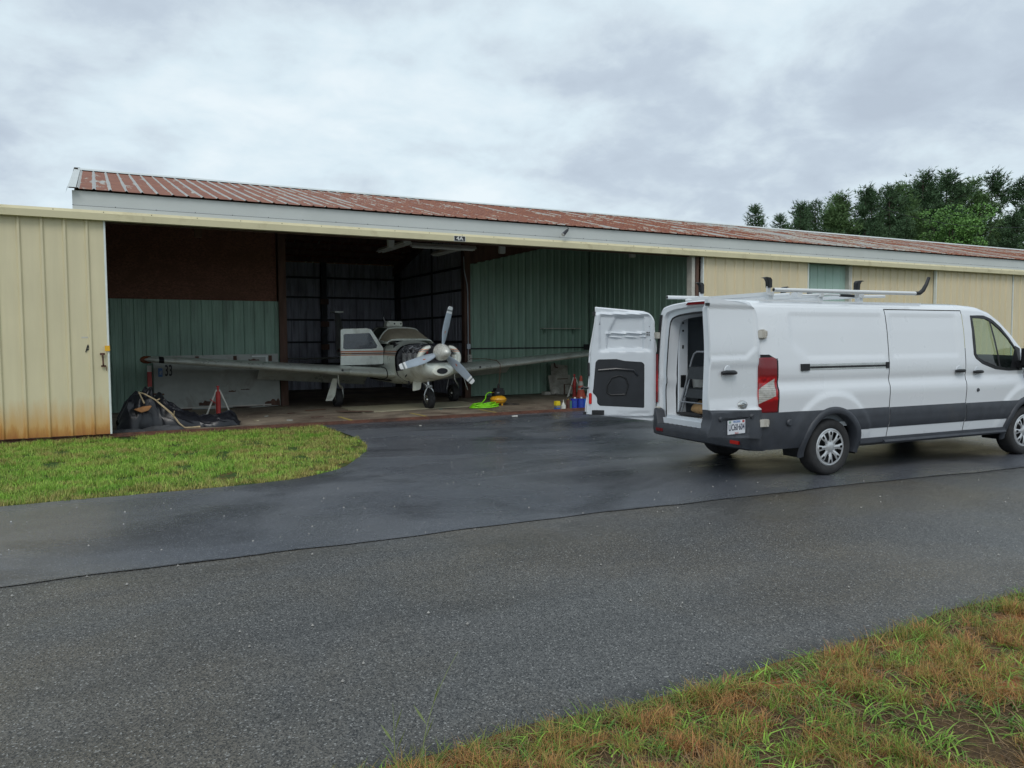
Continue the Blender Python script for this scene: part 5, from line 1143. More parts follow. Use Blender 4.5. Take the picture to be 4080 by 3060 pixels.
# nose bowl front, oval inlet and horn shaped ring ends
b = B(); rows = []
ths = [PI * (.44 + 1.12 * k / 40) for k in range(41)]
for t_, dy_ in ((0, 0), (.12, -.035), (.3, -.062), (.5, -.072), (.7, -.062), (.88, -.03), (.97, .01), (1.0, .06)):
    row = []
    for t in ths:
        px_, _, pz_ = fpt(-1.06, t); row.append((px_ * (1 - .26 * t_), -1.06 + dy_, pz_ * (1 - t_) + 1.115 * t_ if pz_ < 1.115 else pz_))
    rows.append(row)
b.grid(rows); b.obj('nose_bowl', M['plane'], ap_, smooth=True, auto=60)
b = B(); b.lathe([(0, .0), (.15, .0), (.215, -.012), (.26, -.06)], 32, T(.02, -1.145, .93) @ Matrix.Scale(.50, 4, (0, 0, 1)) @ rot('X', 90)); b.obj('inlet_fairing', M['white_pl'], ap_, smooth=True)
b = B(); b.lathe([(0, .012), (.118, .012), (.13, .004)], 28, T(.02, -1.15, .93) @ Matrix.Scale(.50, 4, (0, 0, 1)) @ rot('X', 90)); b.obj('oval_inlet', M['black'], ap_)
for s in (-1, 1):
    b = B(); pts = []; rad = []
    for k in range(20):
        an = math.radians(-38 + 100 * k / 19); pts.append((s * .465 * math.cos(an), -1.02 - .03 * math.sin(an), 1.20 + .30 * math.sin(an))); rad.append(.056 + .012 * math.sin(PI * k / 19) if k < 17 else .056 - (k - 17) * .012)
    b.tube(pts, rad, 14); b.obj('intake_lip', M['bowl'], ap_, smooth=True)
# propeller and spinner
PC = Vector((0, -1.18, 1.345))
b = B(); prof = [(0.0, .345), (.022, .338), (.06, .31), (.105, .25), (.145, .17), (.172, .09), (.188, .0), (.192, -.05), (.17, -.06), (0, -.06)]
b.lathe(prof, 40, T(*PC) @ rot('X', 90)); b.obj('spinner', M['spinner'], ap_, smooth=True, auto=50)
b = B(); b.lathe([(.193, -.035), (.194, -.047)], 40, T(*PC) @ rot('X', 90)); b.obj('spinner_seam', M['seal'], ap_)
for deg in (11.5, 131.5, -108.5):
    Rm_ = T(*PC) @ rot('Y', deg)                                     # blade along +z then turned about y
    b = B(); rs = [.10, .16, .24, .34, .46, .58, .70, .80, .872, .88, .918, .926, .955, .963, .99, 1.015, 1.03]; rows = []
    for q in rs:
        wd = np.interp(q, [.10, .16, .3, .5, .75, .95, 1.015, 1.03], [.065, .10, .165, .190, .172, .138, .12, .08]); th_ = np.interp(q, [.1, .3, .6, 1.03], [.05, .03, .018, .008]); tw = math.radians(np.interp(q, [.1, .4, 1.03], [44, 26, 10]))
        sweep = np.interp(q, [.1, .5, 1.03], [0, -.012, .02]); row = []
        for k in range(14):
            a = 2 * PI * k / 14; xx = wd / 2 * math.cos(a); yy = th_ / 2 * math.sin(a); row.append(Rm_ @ Vector((xx * math.cos(tw) - yy * math.sin(tw) + sweep, (xx * math.sin(tw) + yy * math.cos(tw)), q)))
        rows.append(row + [row[0]])
    b.grid(rows); k = 0
    for i in range(len(rs) - 1):
        mid = (rs[i] + rs[i + 1]) / 2; mi = 0 if mid < .876 else (1 if mid < .922 else (2 if mid < .959 else 1))
        for j in range(14): b.m[k] = mi; k += 1
    b.add(rows[-1][:-1], [tuple(range(14))], 1); bl = b.obj('propeller_blade', [M['prop'], M['prop_w'], M['prop_g']], ap_, smooth=True, auto=50)
    tw = math.radians(32); b = B(); b.lathe([(0, .0), (.026, .0)], 16, Rm_ @ T(-.01, 0, .44) @ rot('Z', math.degrees(tw)) @ T(0, -.0125, 0) @ Matrix.Scale(1.5, 4, (0, 0, 1)) @ Matrix.Scale(.8, 4, (1, 0, 0)) @ rot('X', 90)); b.obj('blade_decal', pm('orange_decal', (0.45, 0.12, 0.05), .5) if deg == 11.5 else bpy.data.materials['orange_decal'], bl)
# engine
b = B()
b.box(-.16, .16, -.95, .15, 1.02, 1.34); b.box(-.10, .10, -.9, .1, 1.30, 1.46); b.tube([(0, -1.16, 1.345), (0, -.9, 1.30)], [.10, .14], 16)
b.prism([(fpt(.24, 2 * PI * k / 40)[0] * .97, fpt(.24, 2 * PI * k / 40)[2] - .01) for k in range(40)], .17, .235, 'y')
b.obj('engine_block', M['engine'], ap_, bevel=.02)
for s in (-1, 1):
    for y in (-.78, -.42, -.06):
        b = B()
        for k in range(9): b.lathe([(.075, 0), (.105, 0), (.105, .012), (.075, .012), (.075, .026)], 14, T(s * (.16 + .026 * k), y, 1.20) @ rot('Y', 90 * s))
        b.box(s * .42 - .05, s * .42 + .05, y - .11, y + .11, 1.10, 1.32); b.obj('engine_cylinder', M['engine2'], ap_, smooth=True, auto=30)
b = B()
for y in (-.78, -.42, -.06):
    for s in (-1, 1):
        b.tube([(s * .38, y + .06, 1.10), (s * .44, y + .03, 1.0), (s * .36, y + .05, .93), (s * .2, y + .1, .93)], .024, 8); b.tube([(s * .40, y, 1.31), (s * .34, y + .04, 1.40), (s * .12, y + .12, 1.45)], .017, 8)
        b.tube([(s * .44, y - .03, 1.29), (s * .47, y + .1, 1.40), (s * .40, .1, 1.48)], .007, 6)
for s in (-1, 1): b.tube([(s * .36, -.95, .93), (s * .38, -.3, .92), (s * .34, .1, .96)], .035, 10)
b.obj('engine_pipe', M['engine2'], ap_, smooth=True)
b = B()
rg_ = np.random.default_rng(12)
for k in range(26):
    x, y, z = rg_.uniform(-.47, .47), rg_.uniform(-.8, .12), rg_.uniform(1.34, 1.49); q = [(x, y, z)]
    for _ in range(4): x += rg_.uniform(-.12, .12); y += rg_.uniform(-.1, .1); z = min(1.49, max(1.3, z + rg_.uniform(-.06, .05))); x = max(-.5, min(.5, x)); q.append((x, y, z))
    b.tube(q, rg_.uniform(.005, .012), 6)
for k in range(8): x, y, z = rg_.uniform(-.4, .4), rg_.uniform(-.6, .1), rg_.uniform(1.3, 1.42); b.box(x - .05, x + .06, y - .05, y + .05, z - .04, z + .05)
b.obj('engine_hoses', M['engine'], ap_, smooth=False)
b = B()
for k in range(16):
    x, y, z = rg_.uniform(-.5, .3), rg_.uniform(-.7, .1), rg_.uniform(.98, 1.5); q = [(x, y, z)]
    for _ in range(3): x += rg_.uniform(-.10, .10); y += rg_.uniform(-.1, .1); z = min(1.53, max(.95, z + rg_.uniform(-.10, .08))); x = max(-.52, min(.5, x)); q.append((x, y, z))
    b.tube(q, rg_.uniform(.006, .016), 7)
b.obj('engine_fittings', M['engine2'], ap_, smooth=True)
b = B(); b.box(-.30, -.25, -1.0, -.95, 1.32, 1.42); b.obj('red_fitting', M['red_paint'], ap_)
# opening edge trim
b = B(); b.tube([fpt(.26, t, off=.004) for t in TH[:73] if fpt(.26, t)[2] > .80], .008, 6) if False else b.tube([fpt(.255, t, off=.004) for t in ([TH[k] for k in range(-26, 27)])], .008, 6); b.obj('cowl_edge', M['seal'], ap_)
def edge_line(pts, r_=.016): B().tube(pts, r_, 8).obj('windshield_frame', M['plane'], ap_, smooth=True)
edge_line([cpt(.78, s_ * max(t, 1e-6)) for s_, t in KS if t > .06], .014); edge_line([cpt(1.37, s_ * max(t, 1e-6)) for s_, t in KS if t > .06], .022)
for s_ in (-1, 1): edge_line([cpt(y, s_ * .09) for y in CY if .77 < y < 1.4], .022)
# open cabin door
dz = T(-.60, 1.02, 0) @ rot('Z', 3); DP = [(0, 1.04), (0, 1.42), (-.30, 1.87), (-.40, 1.90), (-1.0, 1.885), (-1.05, 1.86), (-1.065, 1.03)]; DW = [(-.15, 1.49), (-.17, 1.425), (-.30, 1.41), (-.95, 1.40), (-1.0, 1.43), (-.985, 1.74), (-.96, 1.765), (-.36, 1.79), (-.33, 1.78)]
def ring_panel(b, outer, innr, y0, y1, mat, mi=0):
    def res(P, n=80):
        P = P + [P[0]]; ln = [0]
        for a, c in zip(P, P[1:]): ln.append(ln[-1] + math.hypot(c[0] - a[0], c[1] - a[1]))
        return P, ln
    cx_ = sum(p[0] for p in innr) / len(innr); cz_ = sum(p[1] for p in innr) / len(innr)
    def hit(P, an):
        best = None; dx, dzz = math.cos(an), math.sin(an)
        for i in range(len(P)):
            (x1, z1), (x2, z2) = P[i], P[(i + 1) % len(P)]; ex, ez = x2 - x1, z2 - z1; dt = dx * ez - dzz * ex
            if abs(dt) < 1e-9: continue
            t = ((x1 - cx_) * ez - (z1 - cz_) * ex) / dt; uu = ((x1 - cx_) * dzz - (z1 - cz_) * dx) / dt
            if t > 0 and -1e-6 <= uu <= 1 + 1e-6 and (best is None or t < best): best = t
        return (cx_ + dx * best, cz_ + dzz * best)
    angs = sorted(set([round(2 * PI * k / 96, 5) for k in range(96)] + [round(math.atan2(p[1] - cz_, p[0] - cx_) % (2 * PI), 5) for p in outer + innr]))
    O_ = [hit(outer, a) for a in angs]; I_ = [hit(innr, a) for a in angs]; n = len(angs)
    vs = [mat @ Vector((p[0], y, p[1])) for P, y in ((O_, y0), (I_, y0), (I_, y1), (O_, y1)) for p in P]; fs = []
    for q in range(4):
        for i in range(n): fs.append((q * n + i, q * n + (i + 1) % n, ((q + 1) % 4) * n + (i + 1) % n, ((q + 1) % 4) * n + i))
    b.add(vs, fs, mi)
b = B(); ring_panel(b, DP, DW, 0, .035, dz); cd_ = b.obj('cabin_door', M['door_s'], ap_)
b = B(); b.prism([(p[0], p[1]) for p in DW], .012, .018, 'y', mat=dz); b.obj('door_window', M['glass_pane'], cd_)
b = B(); b.box(-.96, -.80, -.012, 0, 1.290, 1.302, mat=dz); b.obj('door_handle', M['brass'], cd_)
b = B(); b.tube([dz @ Vector(p) for p in ((0.005, .02, 1.05), (.005, .02, 1.42))], .018, 8); b.box(-.02, .03, -.01, .03, 1.03, 1.06, mat=dz); b.obj('door_hinge', M['seal'], cd_)
# wings
def wing(s):
    def sec(xx):
        t = (xx - .42) / (6.02 - .42); le = .42 + .42 * t; te = 2.55 - .55 * t; zc = .79 + .46 * t; th_ = (.31 - .15 * t); return le, te, zc, th_
    prof = [(1, 0), (.85, .28), (.65, .66), (.45, .92), (.3, 1.0), (.18, .92), (.09, .72), (.04, .50), (.012, .27), (0, 0.0), (.012, -.25), (.04, -.42), (.09, -.56), (.18, -.66), (.35, -.66), (.6, -.5), (.85, -.2)]
    b = B(); rows = []
    for xx in list(np.arange(.42, 5.5, .18)) + [5.56, 5.67, 5.75, 5.81, 5.84]:
        le, te, zc, th_ = sec(xx); k = 1.0 if xx <= 5.56 else math.sqrt(max(0.02, 1 - ((xx - 5.56) / .29) ** 2)); ch = (te - le)
        le2 = le + ch * .25 * (1 - k); ch2 = ch * (.35 + .65 * k) if k < 1 else ch
        rows.append([(s * xx, le2 + ch2 * a, zc + th_ * .5 * bb * k) for a, bb in prof + [prof[0]]])
    b.grid(rows); w_ = b.obj('wing', M['wing'], ap_, smooth=True, auto=50)
    le, te, zc, th_ = sec(.62); b = B(); b.tube([(s * (.645 + .06 * max(0, .15 - a) / .15), le + (te - le) * a - .008, zc + th_ * .52 * bb) for a, bb in prof[4:15]], .011, 6); b.obj('wing_root_seal', M['seal'], w_)
    le0, te0, z0, t0 = sec(.66); le1, te1, z1, t1 = sec(3.35); b = B()
    def fl(xx, te, z): y = te - .48; return [(s * xx, y, z - .045), (s * xx, y + .04, z + .005), (s * xx, y + .40, z - .315), (s * xx, y + .39, z - .33)]
    r0_, r1_ = fl(.66, te0, z0), fl(3.35, te1, z1); b.grid([r0_ + [r0_[0]], r1_ + [r1_[0]]]); b.add(r0_, [(0, 1, 2, 3)]); b.add(r1_, [(0, 1, 2, 3)]); b.obj('flap', M['wing'], w_)
    # tip lamp
    le, te, zc, th_ = sec(5.9); b = B(); b.lathe([(0, .14), (.045, .12), (.075, .07), (.085, 0), (.075, -.08)], 14, T(s * 5.78, le + .26, zc - .01) @ rot('Y', 90 * s) ); b.obj('wing_tip_lamp', pm('amber_brown_lens', (.13, .042, .018), .25, coat=.4) if s < 0 else M['teal'], w_, smooth=True)
    b = B(); le, te, zc, th_ = sec(5.62)
    b.grid([[(s * xx, sec(xx)[0] + (sec(xx)[1] - sec(xx)[0]) * a - .004, sec(xx)[2] + sec(xx)[3] * .53 * bb) for a, bb in prof[5:13]] for xx in (5.46, 5.51, 5.56)]); b.obj('tip_band', M['black'], w_, smooth=True)
    le, te, zc, th_ = sec(1.75); b = B(); b.lathe([(0, .004), (.028, .004)], 14, T(s * 1.75, le - .001, zc + .03) @ rot('X', 80)); b.obj('wing_vent', M['black'], w_)
    return w_
wl = wing(-1); wr = wing(1)
# tail
b = B(); rows = []
for z, y0, y1, th_ in ((1.30, 5.9, 7.45, .07), (1.6, 6.25, 7.5, .06), (2.0, 6.62, 7.55, .05), (2.4, 6.98, 7.6, .035), (2.5, 7.1, 7.6, .02)):
    rows.append([(0, y0, z), (th_ / 2, y0 + (y1 - y0) * .3, z), (th_ / 2 * .6, y0 + (y1 - y0) * .7, z), (0, y1, z), (-th_ / 2 * .6, y0 + (y1 - y0) * .7, z), (-th_ / 2, y0 + (y1 - y0) * .3, z), (0, y0, z)])
b.grid(rows); b.box(-.14, .14, 7.05, 7.6, 2.48, 2.53); b.obj('tail_fin', M['plane'], ap_, smooth=True)
b = B(); rows = []
for x, y0, y1, th_ in ((-1.95, 6.95, 7.5, .03), (-1.9, 6.9, 7.52, .045), (0, 6.7, 7.55, .07), (1.9, 6.9, 7.52, .045), (1.95, 6.95, 7.5, .03)):
    rows.append([(x, y0, 1.06), (x, y0 + .15, 1.06 + th_ / 2), (x, y1, 1.06), (x, y0 + .15, 1.06 - th_ / 2), (x, y0, 1.06)])
b.grid(rows); b.obj('tailplane', M['plane'], ap_, smooth=True)
# landing gear
def gear_wheel(x, y, r_, w_, par=None):
    b = B(); mt = T(x, y, r_) @ rot('Y', 90); b.lathe([(r_ * .5, -w_ * .42), (r_ * .8, -w_ / 2), (r_ * .95, -w_ * .4), (r_, -w_ * .15), (r_, w_ * .15), (r_ * .95, w_ * .4), (r_ * .8, w_ / 2), (r_ * .5, w_ * .42)], 32, mt); ob = b.obj('gear_wheel', M['tyre'], ap_, smooth=True)
    b = B(); b.lathe([(0, -w_ * .46), (r_ * .2, -w_ * .46), (r_ * .28, -w_ * .3), (r_ * .52, -w_ * .4), (r_ * .52, w_ * .4), (r_ * .28, w_ * .3), (r_ * .2, w_ * .46), (0, w_ * .46)], 24, mt); b.obj('hub', M['chrome'], ob, smooth=True, auto=30); return ob
gear_wheel(-1.56, 1.68, .225, .19); gear_wheel(1.52, 1.68, .225, .19); gear_wheel(.13, -.08, .22, .175)
for x in (-1.56, 1.52):
    s = -1 if x < 0 else 1; b = B()
    b.tube([(x + .02, 1.66, .86), (x + .03, 1.67, .56)], .032, 10); b.tube([(x + .03, 1.67, .56), (x + .12, 1.68, .47), (x + .135, 1.68, .222), (x + .06, 1.68, .222)], .024, 10); b.tube([(x + .0, 1.60, .62), (x + .03, 1.58, .50), (x + .10, 1.60, .42)], .014, 8)
    if s > 0: b.tube([(x + .18, 1.55, .80), (x + .33, 1.5, .30)], .014, 8); b.tube([(x - .12, 1.6, .85), (x - .22, 1.6, .34)], .008, 6)
    b.obj('gear_leg', M['chrome'], ap_, smooth=True)
b = B(); b.prism([(-1.72, .70), (-1.60, .70), (-1.66, .30), (-1.74, .165), (-1.90, .165)], 1.50, 1.512, 'y'); b.obj('gear_door', M['white_pl'], ap_)
b = B(); b.tube([(.10, -.02, .86), (.12, -.05, .52)], .034, 10); b.box(.04, .20, -.11, .02, .50, .56)
for s in (-1, 1): b.tube([(.12 + s * .02, -.06, .52), (.13 + s * .08, -.08, .45), (.13 + s * .112, -.09, .34), (.13 + s * .108, -.08, .21)], .022, 8)
b.tube([(.05, .0, .80), (.0, -.04, .62), (.08, -.08, .55)], .013, 8); b.obj('nose_gear_leg', M['chrome'], ap_, smooth=True)
b = B(); b.prism([(-.28, .44), (-.27, .72), (-.05, .74), (-.08, .50), (-.12, .46)], -.10, -.088, 'y'); b.obj('nose_gear_door', M['white_pl'], ap_)
b = B(); b.lathe([(0, .003), (.035, .003), (.04, 0)], 16, T(-.50, -.25, .80) @ rot('Y', -60) ); b.tube([(-.42, -.2, .68), (-.40, -.22, .60)], .02, 8); b.obj('drain_cap', M['seal'], ap_)
b = B(); b.tube([(-.10, 2.2, 1.96), (-.17, 2.28, 2.22)], .005, 6); b.obj('whip_antenna', M['chrome'], ap_)
o = thing('vented_box', 'small pale vented box with two holes sitting on the cabin roof', 'box', (6.62, 19.0, 1.962))
b = B(); b.prism([(-.20, 0), (.24, 0), (.24, .13), (-.15, .14)], -.13, .13, 'y'); b.obj('box_shell', M['white_pl'], o, bevel=.02)
b = B(); b.lathe([(0, .002), (.022, .002)], 12, T(.02, -.131, .07) @ rot('X', 90)); b.obj('vent_hole', M['black'], o)
b = B(); b.lathe([(0, .002), (.022, .002)], 12, T(.19, -.131, .07) @ rot('X', 90)); b.obj('vent_hole', M['black'], o)

# ------------------------------------------------------------------ things in and around the open bay
def top(b, name, mat, label, cat, org, group=None, **kw):
    o = b.obj(name, mat, **kw); recenter(o, org); return tag(o, label, cat, group)
# plywood sheet with broken rim, floor debris
bm_pl = [(5.05, 18.2), (5.0, 17.3), (5.12, 16.72), (5.6, 16.70), (6.3, 16.82), (7.7, 16.86), (8.15, 17.05), (8.25, 18.25), (6.8, 18.3)]
b = B(); b.prism(bm_pl, .0065, .03, 'z'); top(b, 'plywood_sheet', M['ply'], 'large worn plywood sheet lying on the floor beneath the aeroplane nose', 'plywood', (6.6, 17.5, 0))
b = B(); b.prism([(4.62, 17.15), (4.70, 16.95), (5.3, 16.60), (5.36, 16.66), (5.0, 16.95)], .031, .045, 'z'); top(b, 'splintered_plank', M['wood'], 'splintered dark plank at the left corner of the plywood', 'plank', (5, 16.9, .031))
for i, (x, y, l, a, m_, lab) in enumerate([(4.0, 16.3, .30, .2, 'wood', 'thin dark wood offcut on the floor left of the plywood'), (3.1, 17.0, .18, 1.1, 'board_w', 'small pale scrap on the floor near the red jack'), (3.35, 15.9, .12, -.4, 'board_w', 'tiny pale scrap close to the door rail'), (4.35, 17.9, .5, .15, 'hosebrown', 'long brown splinter beside the left main wheel'), (6.95, 16.62, .09, .2, 'teal', 'pale green chip under the nose wheel'), (3.7, 17.4, .22, .6, 'wood', 'short dark stick on the floor between the jack and the wheel'), (2.75, 16.2, .16, 1.9, 'ply', 'yellowish chip of wood beside the black sheeting')]):
    b = B(); c_, s_ = math.cos(a), math.sin(a); b.add([(x + px * c_ - py * s_, y + px * s_ + py * c_, .007 + pz) for px, py, pz in ((-l / 2, -.02, 0), (l / 2, -.012, 0), (l / 2 * .9, .02, 0), (-l / 2 * .8, .025, 0), (-l / 2, -.02, .012), (l / 2, -.012, .010), (l / 2 * .9, .02, .012), (-l / 2 * .8, .025, .014))], [(0, 1, 2, 3), (4, 5, 6, 7), (0, 1, 5, 4), (1, 2, 6, 5), (2, 3, 7, 6), (3, 0, 4, 7)])
    top(b, 'wood_scrap', M[m_], lab, 'scrap', (x, y, .006), 'scraps on the hangar floor')
n = 2600; X = RNG.uniform(0.5, 12.6, n); Y = RNG.uniform(15.0, 19.4, n)
b = B()
for i in range(700):
    x, y, a, l = RNG.uniform(.6, 12.4), RNG.uniform(15.0, 19.3), RNG.uniform(0, PI), RNG.uniform(.01, .045); c_, s_ = math.cos(a) * l, math.sin(a) * l; b.add([(x - c_, y - s_, .008), (x + s_ * .3, y - c_ * .3, .009), (x + c_, y + s_, .012), (x - s_ * .3, y + c_ * .3, .009)], [(0, 1, 2, 3)])
o = b.obj('floor_litter', M['ply'], fixn=False); kind(tag(o, 'small chips and dry leaf litter scattered over the hangar floor', 'litter'), 'stuff')
# black sheeting bundle
HX = [(.24, .16), (.30, .30), (.40, .52), (.50, .50), (.62, .68), (.80, .60), (1.0, .52), (1.2, .42), (1.4, .29), (1.55, .20), (1.75, .16), (1.95, .21), (2.15, .23), (2.25, .20), (2.33, .05)]
rg_ = np.random.default_rng(5); fold = [(rg_.uniform(.4, 1.6), rg_.uniform(-1.2, 1.2), rg_.uniform(6, 26), rg_.uniform(0, 6)) for _ in range(16)]
def tarp_h(x, v):
    h = itp(HX, x + .10 * (v - .4) * math.sin(5 * x)) * (1 + .10 * math.sin(23 * x + 6 * v) * v); e = math.sin(PI * min(1, max(0, v))) ** .55; wr_ = sum(1 - 2.2 * abs(math.sin(.5 * f_[2] * (x * f_[0] + v * f_[1] * .6) + f_[3] + 1.2 * math.sin(7 * x + 3 * v))) for f_ in fold) / 7 + .9
    return max(.008, h * e * (1 + .24 * wr_) + .03 * abs(math.sin(11 * x + 17 * v + 2 * math.sin(13 * v))) * e), wr_
b = B(); rows = []
for i in range(181):
    x = .24 + 2.09 * i / 180; row = []
    for j in range(65):
        v = j / 64; h, wr_ = tarp_h(x, v); dep = .50 + .35 * itp([(.2, .6), (.8, 1), (1.3, .7), (1.8, .4), (2.3, .3)], x); yf = 15.42 + .05 * math.sin(x * 9) + .12 * (x > 1.6) * 0
        row.append((x + .03 * wr_ + .01 * math.sin(31 * v + 9 * x), yf + dep * (v ** 1.05) + .05 * wr_ * math.sin(PI * v), h + .006))
    rows.append(row)
b.grid(rows); top(b, 'black_tarpaulin', M['tarp'], 'crumpled shiny black plastic sheeting heaped inside the open door', 'tarpaulin', (1.2, 15.7, 0), smooth=True, auto=28)
b = B(); b.prism([(.50, .40), (.62, .34), (.74, .37), (.80, .455), (.66, .445)], 15.36, 15.52, 'y'); top(b, 'split_wood', M['orange_wood'], 'split orange wood end poking out of the black sheeting', 'wood', (.65, 15.45, .40), bevel=.01)
b = B(); b.tube([(.60, 15.60, .70), (.70, 15.52, .66), (.86, 15.40, .56), (1.02, 15.34, .40), (1.12, 15.32, .30), (1.24, 15.31, .12), (1.33, 15.31, .035), (1.45, 15.34, .03), (1.60, 15.33, .035)], [.010, .014, .013, .017, .019, .014, .015, .014, .018], 9); b.tube([(1.15, 15.30, .26), (1.16, 15.27, .35)], .01, 6); b.tube([(.88, 15.38, .55), (.93, 15.35, .58)], .012, 6); b.tube([(.60, 15.60, .70), (.68, 15.44, .50)], .014, 6)
top(b, 'bare_branch', M['stick'], 'pale crooked bare branch lying over the black sheeting', 'branch', (1.1, 15.4, .1), smooth=True)
for i, (x, y, rx, ry, rz_, sd_, lab) in enumerate([(.42, 15.22, .28, .08, .06, 31, 'flat grey sheet scrap at the left of the door opening'), (.95, 15.24, .36, .08, .09, 32, 'long folded grey sheet lying before the black sheeting')]):
    l_ = lump(rx, ry, rz_, sd_, 30, 10, .22); l_.v = [(p[0] + x, p[1] + y, max(.0, p[2]) + .008) for p in l_.v]; top(l_, 'folded_sheet', M['rag'], lab, 'sheet', (x, y, 0), 'grey sheets by the door', smooth=True)
# tripod jacks
def jack(x, y, lab, legm='leg_w'):
    o = thing('tripod_jack', lab, 'jack stand', (x, y, .006), 0, 'tripod jack stands')
    b = B(); b.tube([(0, 0, .02), (0, 0, .50)], .052, 14); b.tube([(0, 0, .5), (0, 0, .60)], .022, 10); b.tube([(0, 0, .60), (0, 0, .625)], .035, 10); b.obj('jack_body', M['red_paint'], o, smooth=True)
    for a in (-172, -8, 95):
        c_, s_ = math.cos(math.radians(a)), math.sin(math.radians(a)); B().tube([(c_ * .03, s_ * .03, .54), (c_ * .25, s_ * .25, .0)], .018, 8).obj('leg', M[legm], o, smooth=True)
    B().tube([(-.02, -.05, .22), (-.18, -.10, .34)], .010, 6).obj('pump_lever', M['red_paint'], o)
    return o
jack(2.27, 18.1, 'red tripod jack with pale legs in front of the white panel')
j2 = jack(11.72, 18.35, 'red tripod jack with pale legs behind the traffic cone')
o = thing('traffic_cone', 'faded red orange traffic cone with pale reflective collar beside the cans', 'traffic cone', (11.72, 18.02, .006))
b = B(); b.box(-.17, .17, -.17, .17, 0, .03); b.lathe([(.13, .03), (.10, .16), (.085, .24), (.052, .44), (.03, .60), (.022, .60)], 24); b.obj('cone_body', M['cone'], o, smooth=True)
b = B(); b.lathe([(.0735, .33), (.0535, .45)], 24); b.obj('collar', M['collar'], o, smooth=True); b = B(); b.lathe([(.0935, .22), (.0885, .25)], 24); b.obj('collar', M['collar'], o, smooth=True)
# white panel with 33
o = thing('leaning_sheet', 'large weathered white panel marked 33 leaning on the green wall', 'panel', (1.07, 19.5, 0)); tl = rot('X', -3.2)
b = B(); b.prism([(0, .03), (0, 1.28), (.6, 1.285), (2.80, 1.30), (2.82, .03), (2.2, .0), (2.0, .03), (1.2, .01), (.5, .03)], 0, .045, 'y', mat=tl); b.obj('panel_sheet', M['board_w'], o)
for x in (.93, 1.78, 2.60): b = B(); b.box(x - .03, x + .05, -.012, -.001, 1.12, 1.26, mat=tl); b.obj('bracket', M['wood'], o)
b = B(); b.box(2.18, 2.56, -.014, -.001, 1.225, 1.26, mat=tl); b.box(2.50, 2.55, -.013, -.002, 1.0, 1.225, mat=tl); b.obj('white_angle_strip', M['white_edge'], o)
text_mesh('33', .36, 'painted_number', M['steel_dark'], o, tl @ T(.32, -.004, .93) @ FACE_Y, .001, .006, .48)
b = B(); b.box(.10, .19, -.006, -.001, .80, 1.0, mat=tl); st_ = b.obj('blue_sticker', M['sticker'], o)
text_mesh('TEX', .055, 'sticker_text', M['whitep'], st_, tl @ T(.145, -.008, .90) @ FACE_Y @ rot('Z', -90), .0005, .001)
rg_ = np.random.default_rng(8)
for x0_, x1_, zb_, hh in ((2.45, 2.81, .04, .17), (.95, 1.30, .10, .13), (1.7, 2.4, .03, .05), (.35, .8, .02, .04), (.55, .85, 1.16, .10), (2.1, 2.35, 1.14, .05), (1.62, 1.78, .40, .04), (1.9, 2.1, .44, .025)):
    up_ = [(x, zb_ + hh * rg_.uniform(.35, 1.0)) for x in np.linspace(x1_, x0_, 9)]; dn_ = [(x, zb_ - hh * rg_.uniform(0, .15)) for x in np.linspace(x0_, x1_, 6)]
    b = B(); b.prism(dn_ + up_, -.007, -.001, 'y', mat=tl); b.obj('rotten_patch', M['wood'], o)
b = B(); b.box(.02, 2.79, -.0065, -.001, 1.130, 1.136, mat=tl); b.box(.5, 2.6, -.012, -.001, .045, .075, mat=tl); b.obj('panel_rib', M['collar'], o)
o = thing('striped_post', 'short post with red and white bands standing at the left end of the white panel', 'post', (.98, 19.42, .006))
for z0, z1, m_ in ((0, .30, 'whitep'), (.30, .42, 'red_paint'), (.42, .58, 'whitep'), (.58, .92, 'red_paint'), (.92, 1.06, 'whitep')): B().box(-.045, .045, -.02, .02, z0, z1).obj('band', M[m_], o)
b = B(); b.tube([(.75, 19.2, .46), (1.05, 19.15, .43), (1.25, 19.1, .42)], .02, 8); b.tube([(.8, 19.2, .44), (.8, 19.3, .02)], .012, 6); b.tube([(1.2, 19.1, .42), (1.2, 19.2, .02)], .012, 6); top(b, 'rusty_trestle', M['rail_rust'], 'low rusty trestle bar between the striped post and the black sheeting', 'trestle', (1, 19.2, .006), smooth=True)
# leaning grimy panels at the right wall
o = thing('leaning_boards', 'grimy grey panels leaning on the green wall behind the wing', 'panels', (11.9, 19.45, .006))
for poly_, y, m_, nm in (([(-.36, 0.0), (-.46, .56), (-.30, .57), (.28, .56), (.40, 0)], -.14, 'collar', 'lower_panel'), ([(-.32, .55), (-.30, .90), (.02, .86), (.24, .84), (.26, .55)], -.06, 'collar', 'upper_panel')):
    b = B(); b.prism(poly_, y, y + .04, 'y'); b.obj(nm, pm('grimy_panel_' + nm, (.36, .345, .30), .8, var=.3, scale=4, dirt=(.13, .12, .10), dirt_amt=.5, dirt_scale=3), o)
b = B(); b.box(-.16, .20, -.155, -.141, .44, .465); b.box(.06, .10, -.155, -.141, 0, .30); b.box(.06, .36, -.155, -.141, .28, .30); b.tube([(-.22, -.08, .92), (-.2, -.1, .80), (-.12, -.1, .78)], .02, 8); b.obj('panel_rim', M['wood'], o)
b = B(); b.box(11.32, 11.62, 19.3, 19.5, .008, .10); top(b, 'paper_carton', M['collar'], 'low pale carton on the floor left of the leaning grey panels', 'carton', (11.45, 19.4, 0), bevel=.01)
l_ = lump(.14, .12, .16, 41, amp=.15); l_.v = [(p[0] + 11.66, p[1] + 19.28, p[2] + .06) for p in l_.v]; top(l_, 'plastic_bag', M['collar'], 'crumpled pale plastic bag against the leaning grey panels', 'bag', (11.66, 19.28, 0), smooth=True)
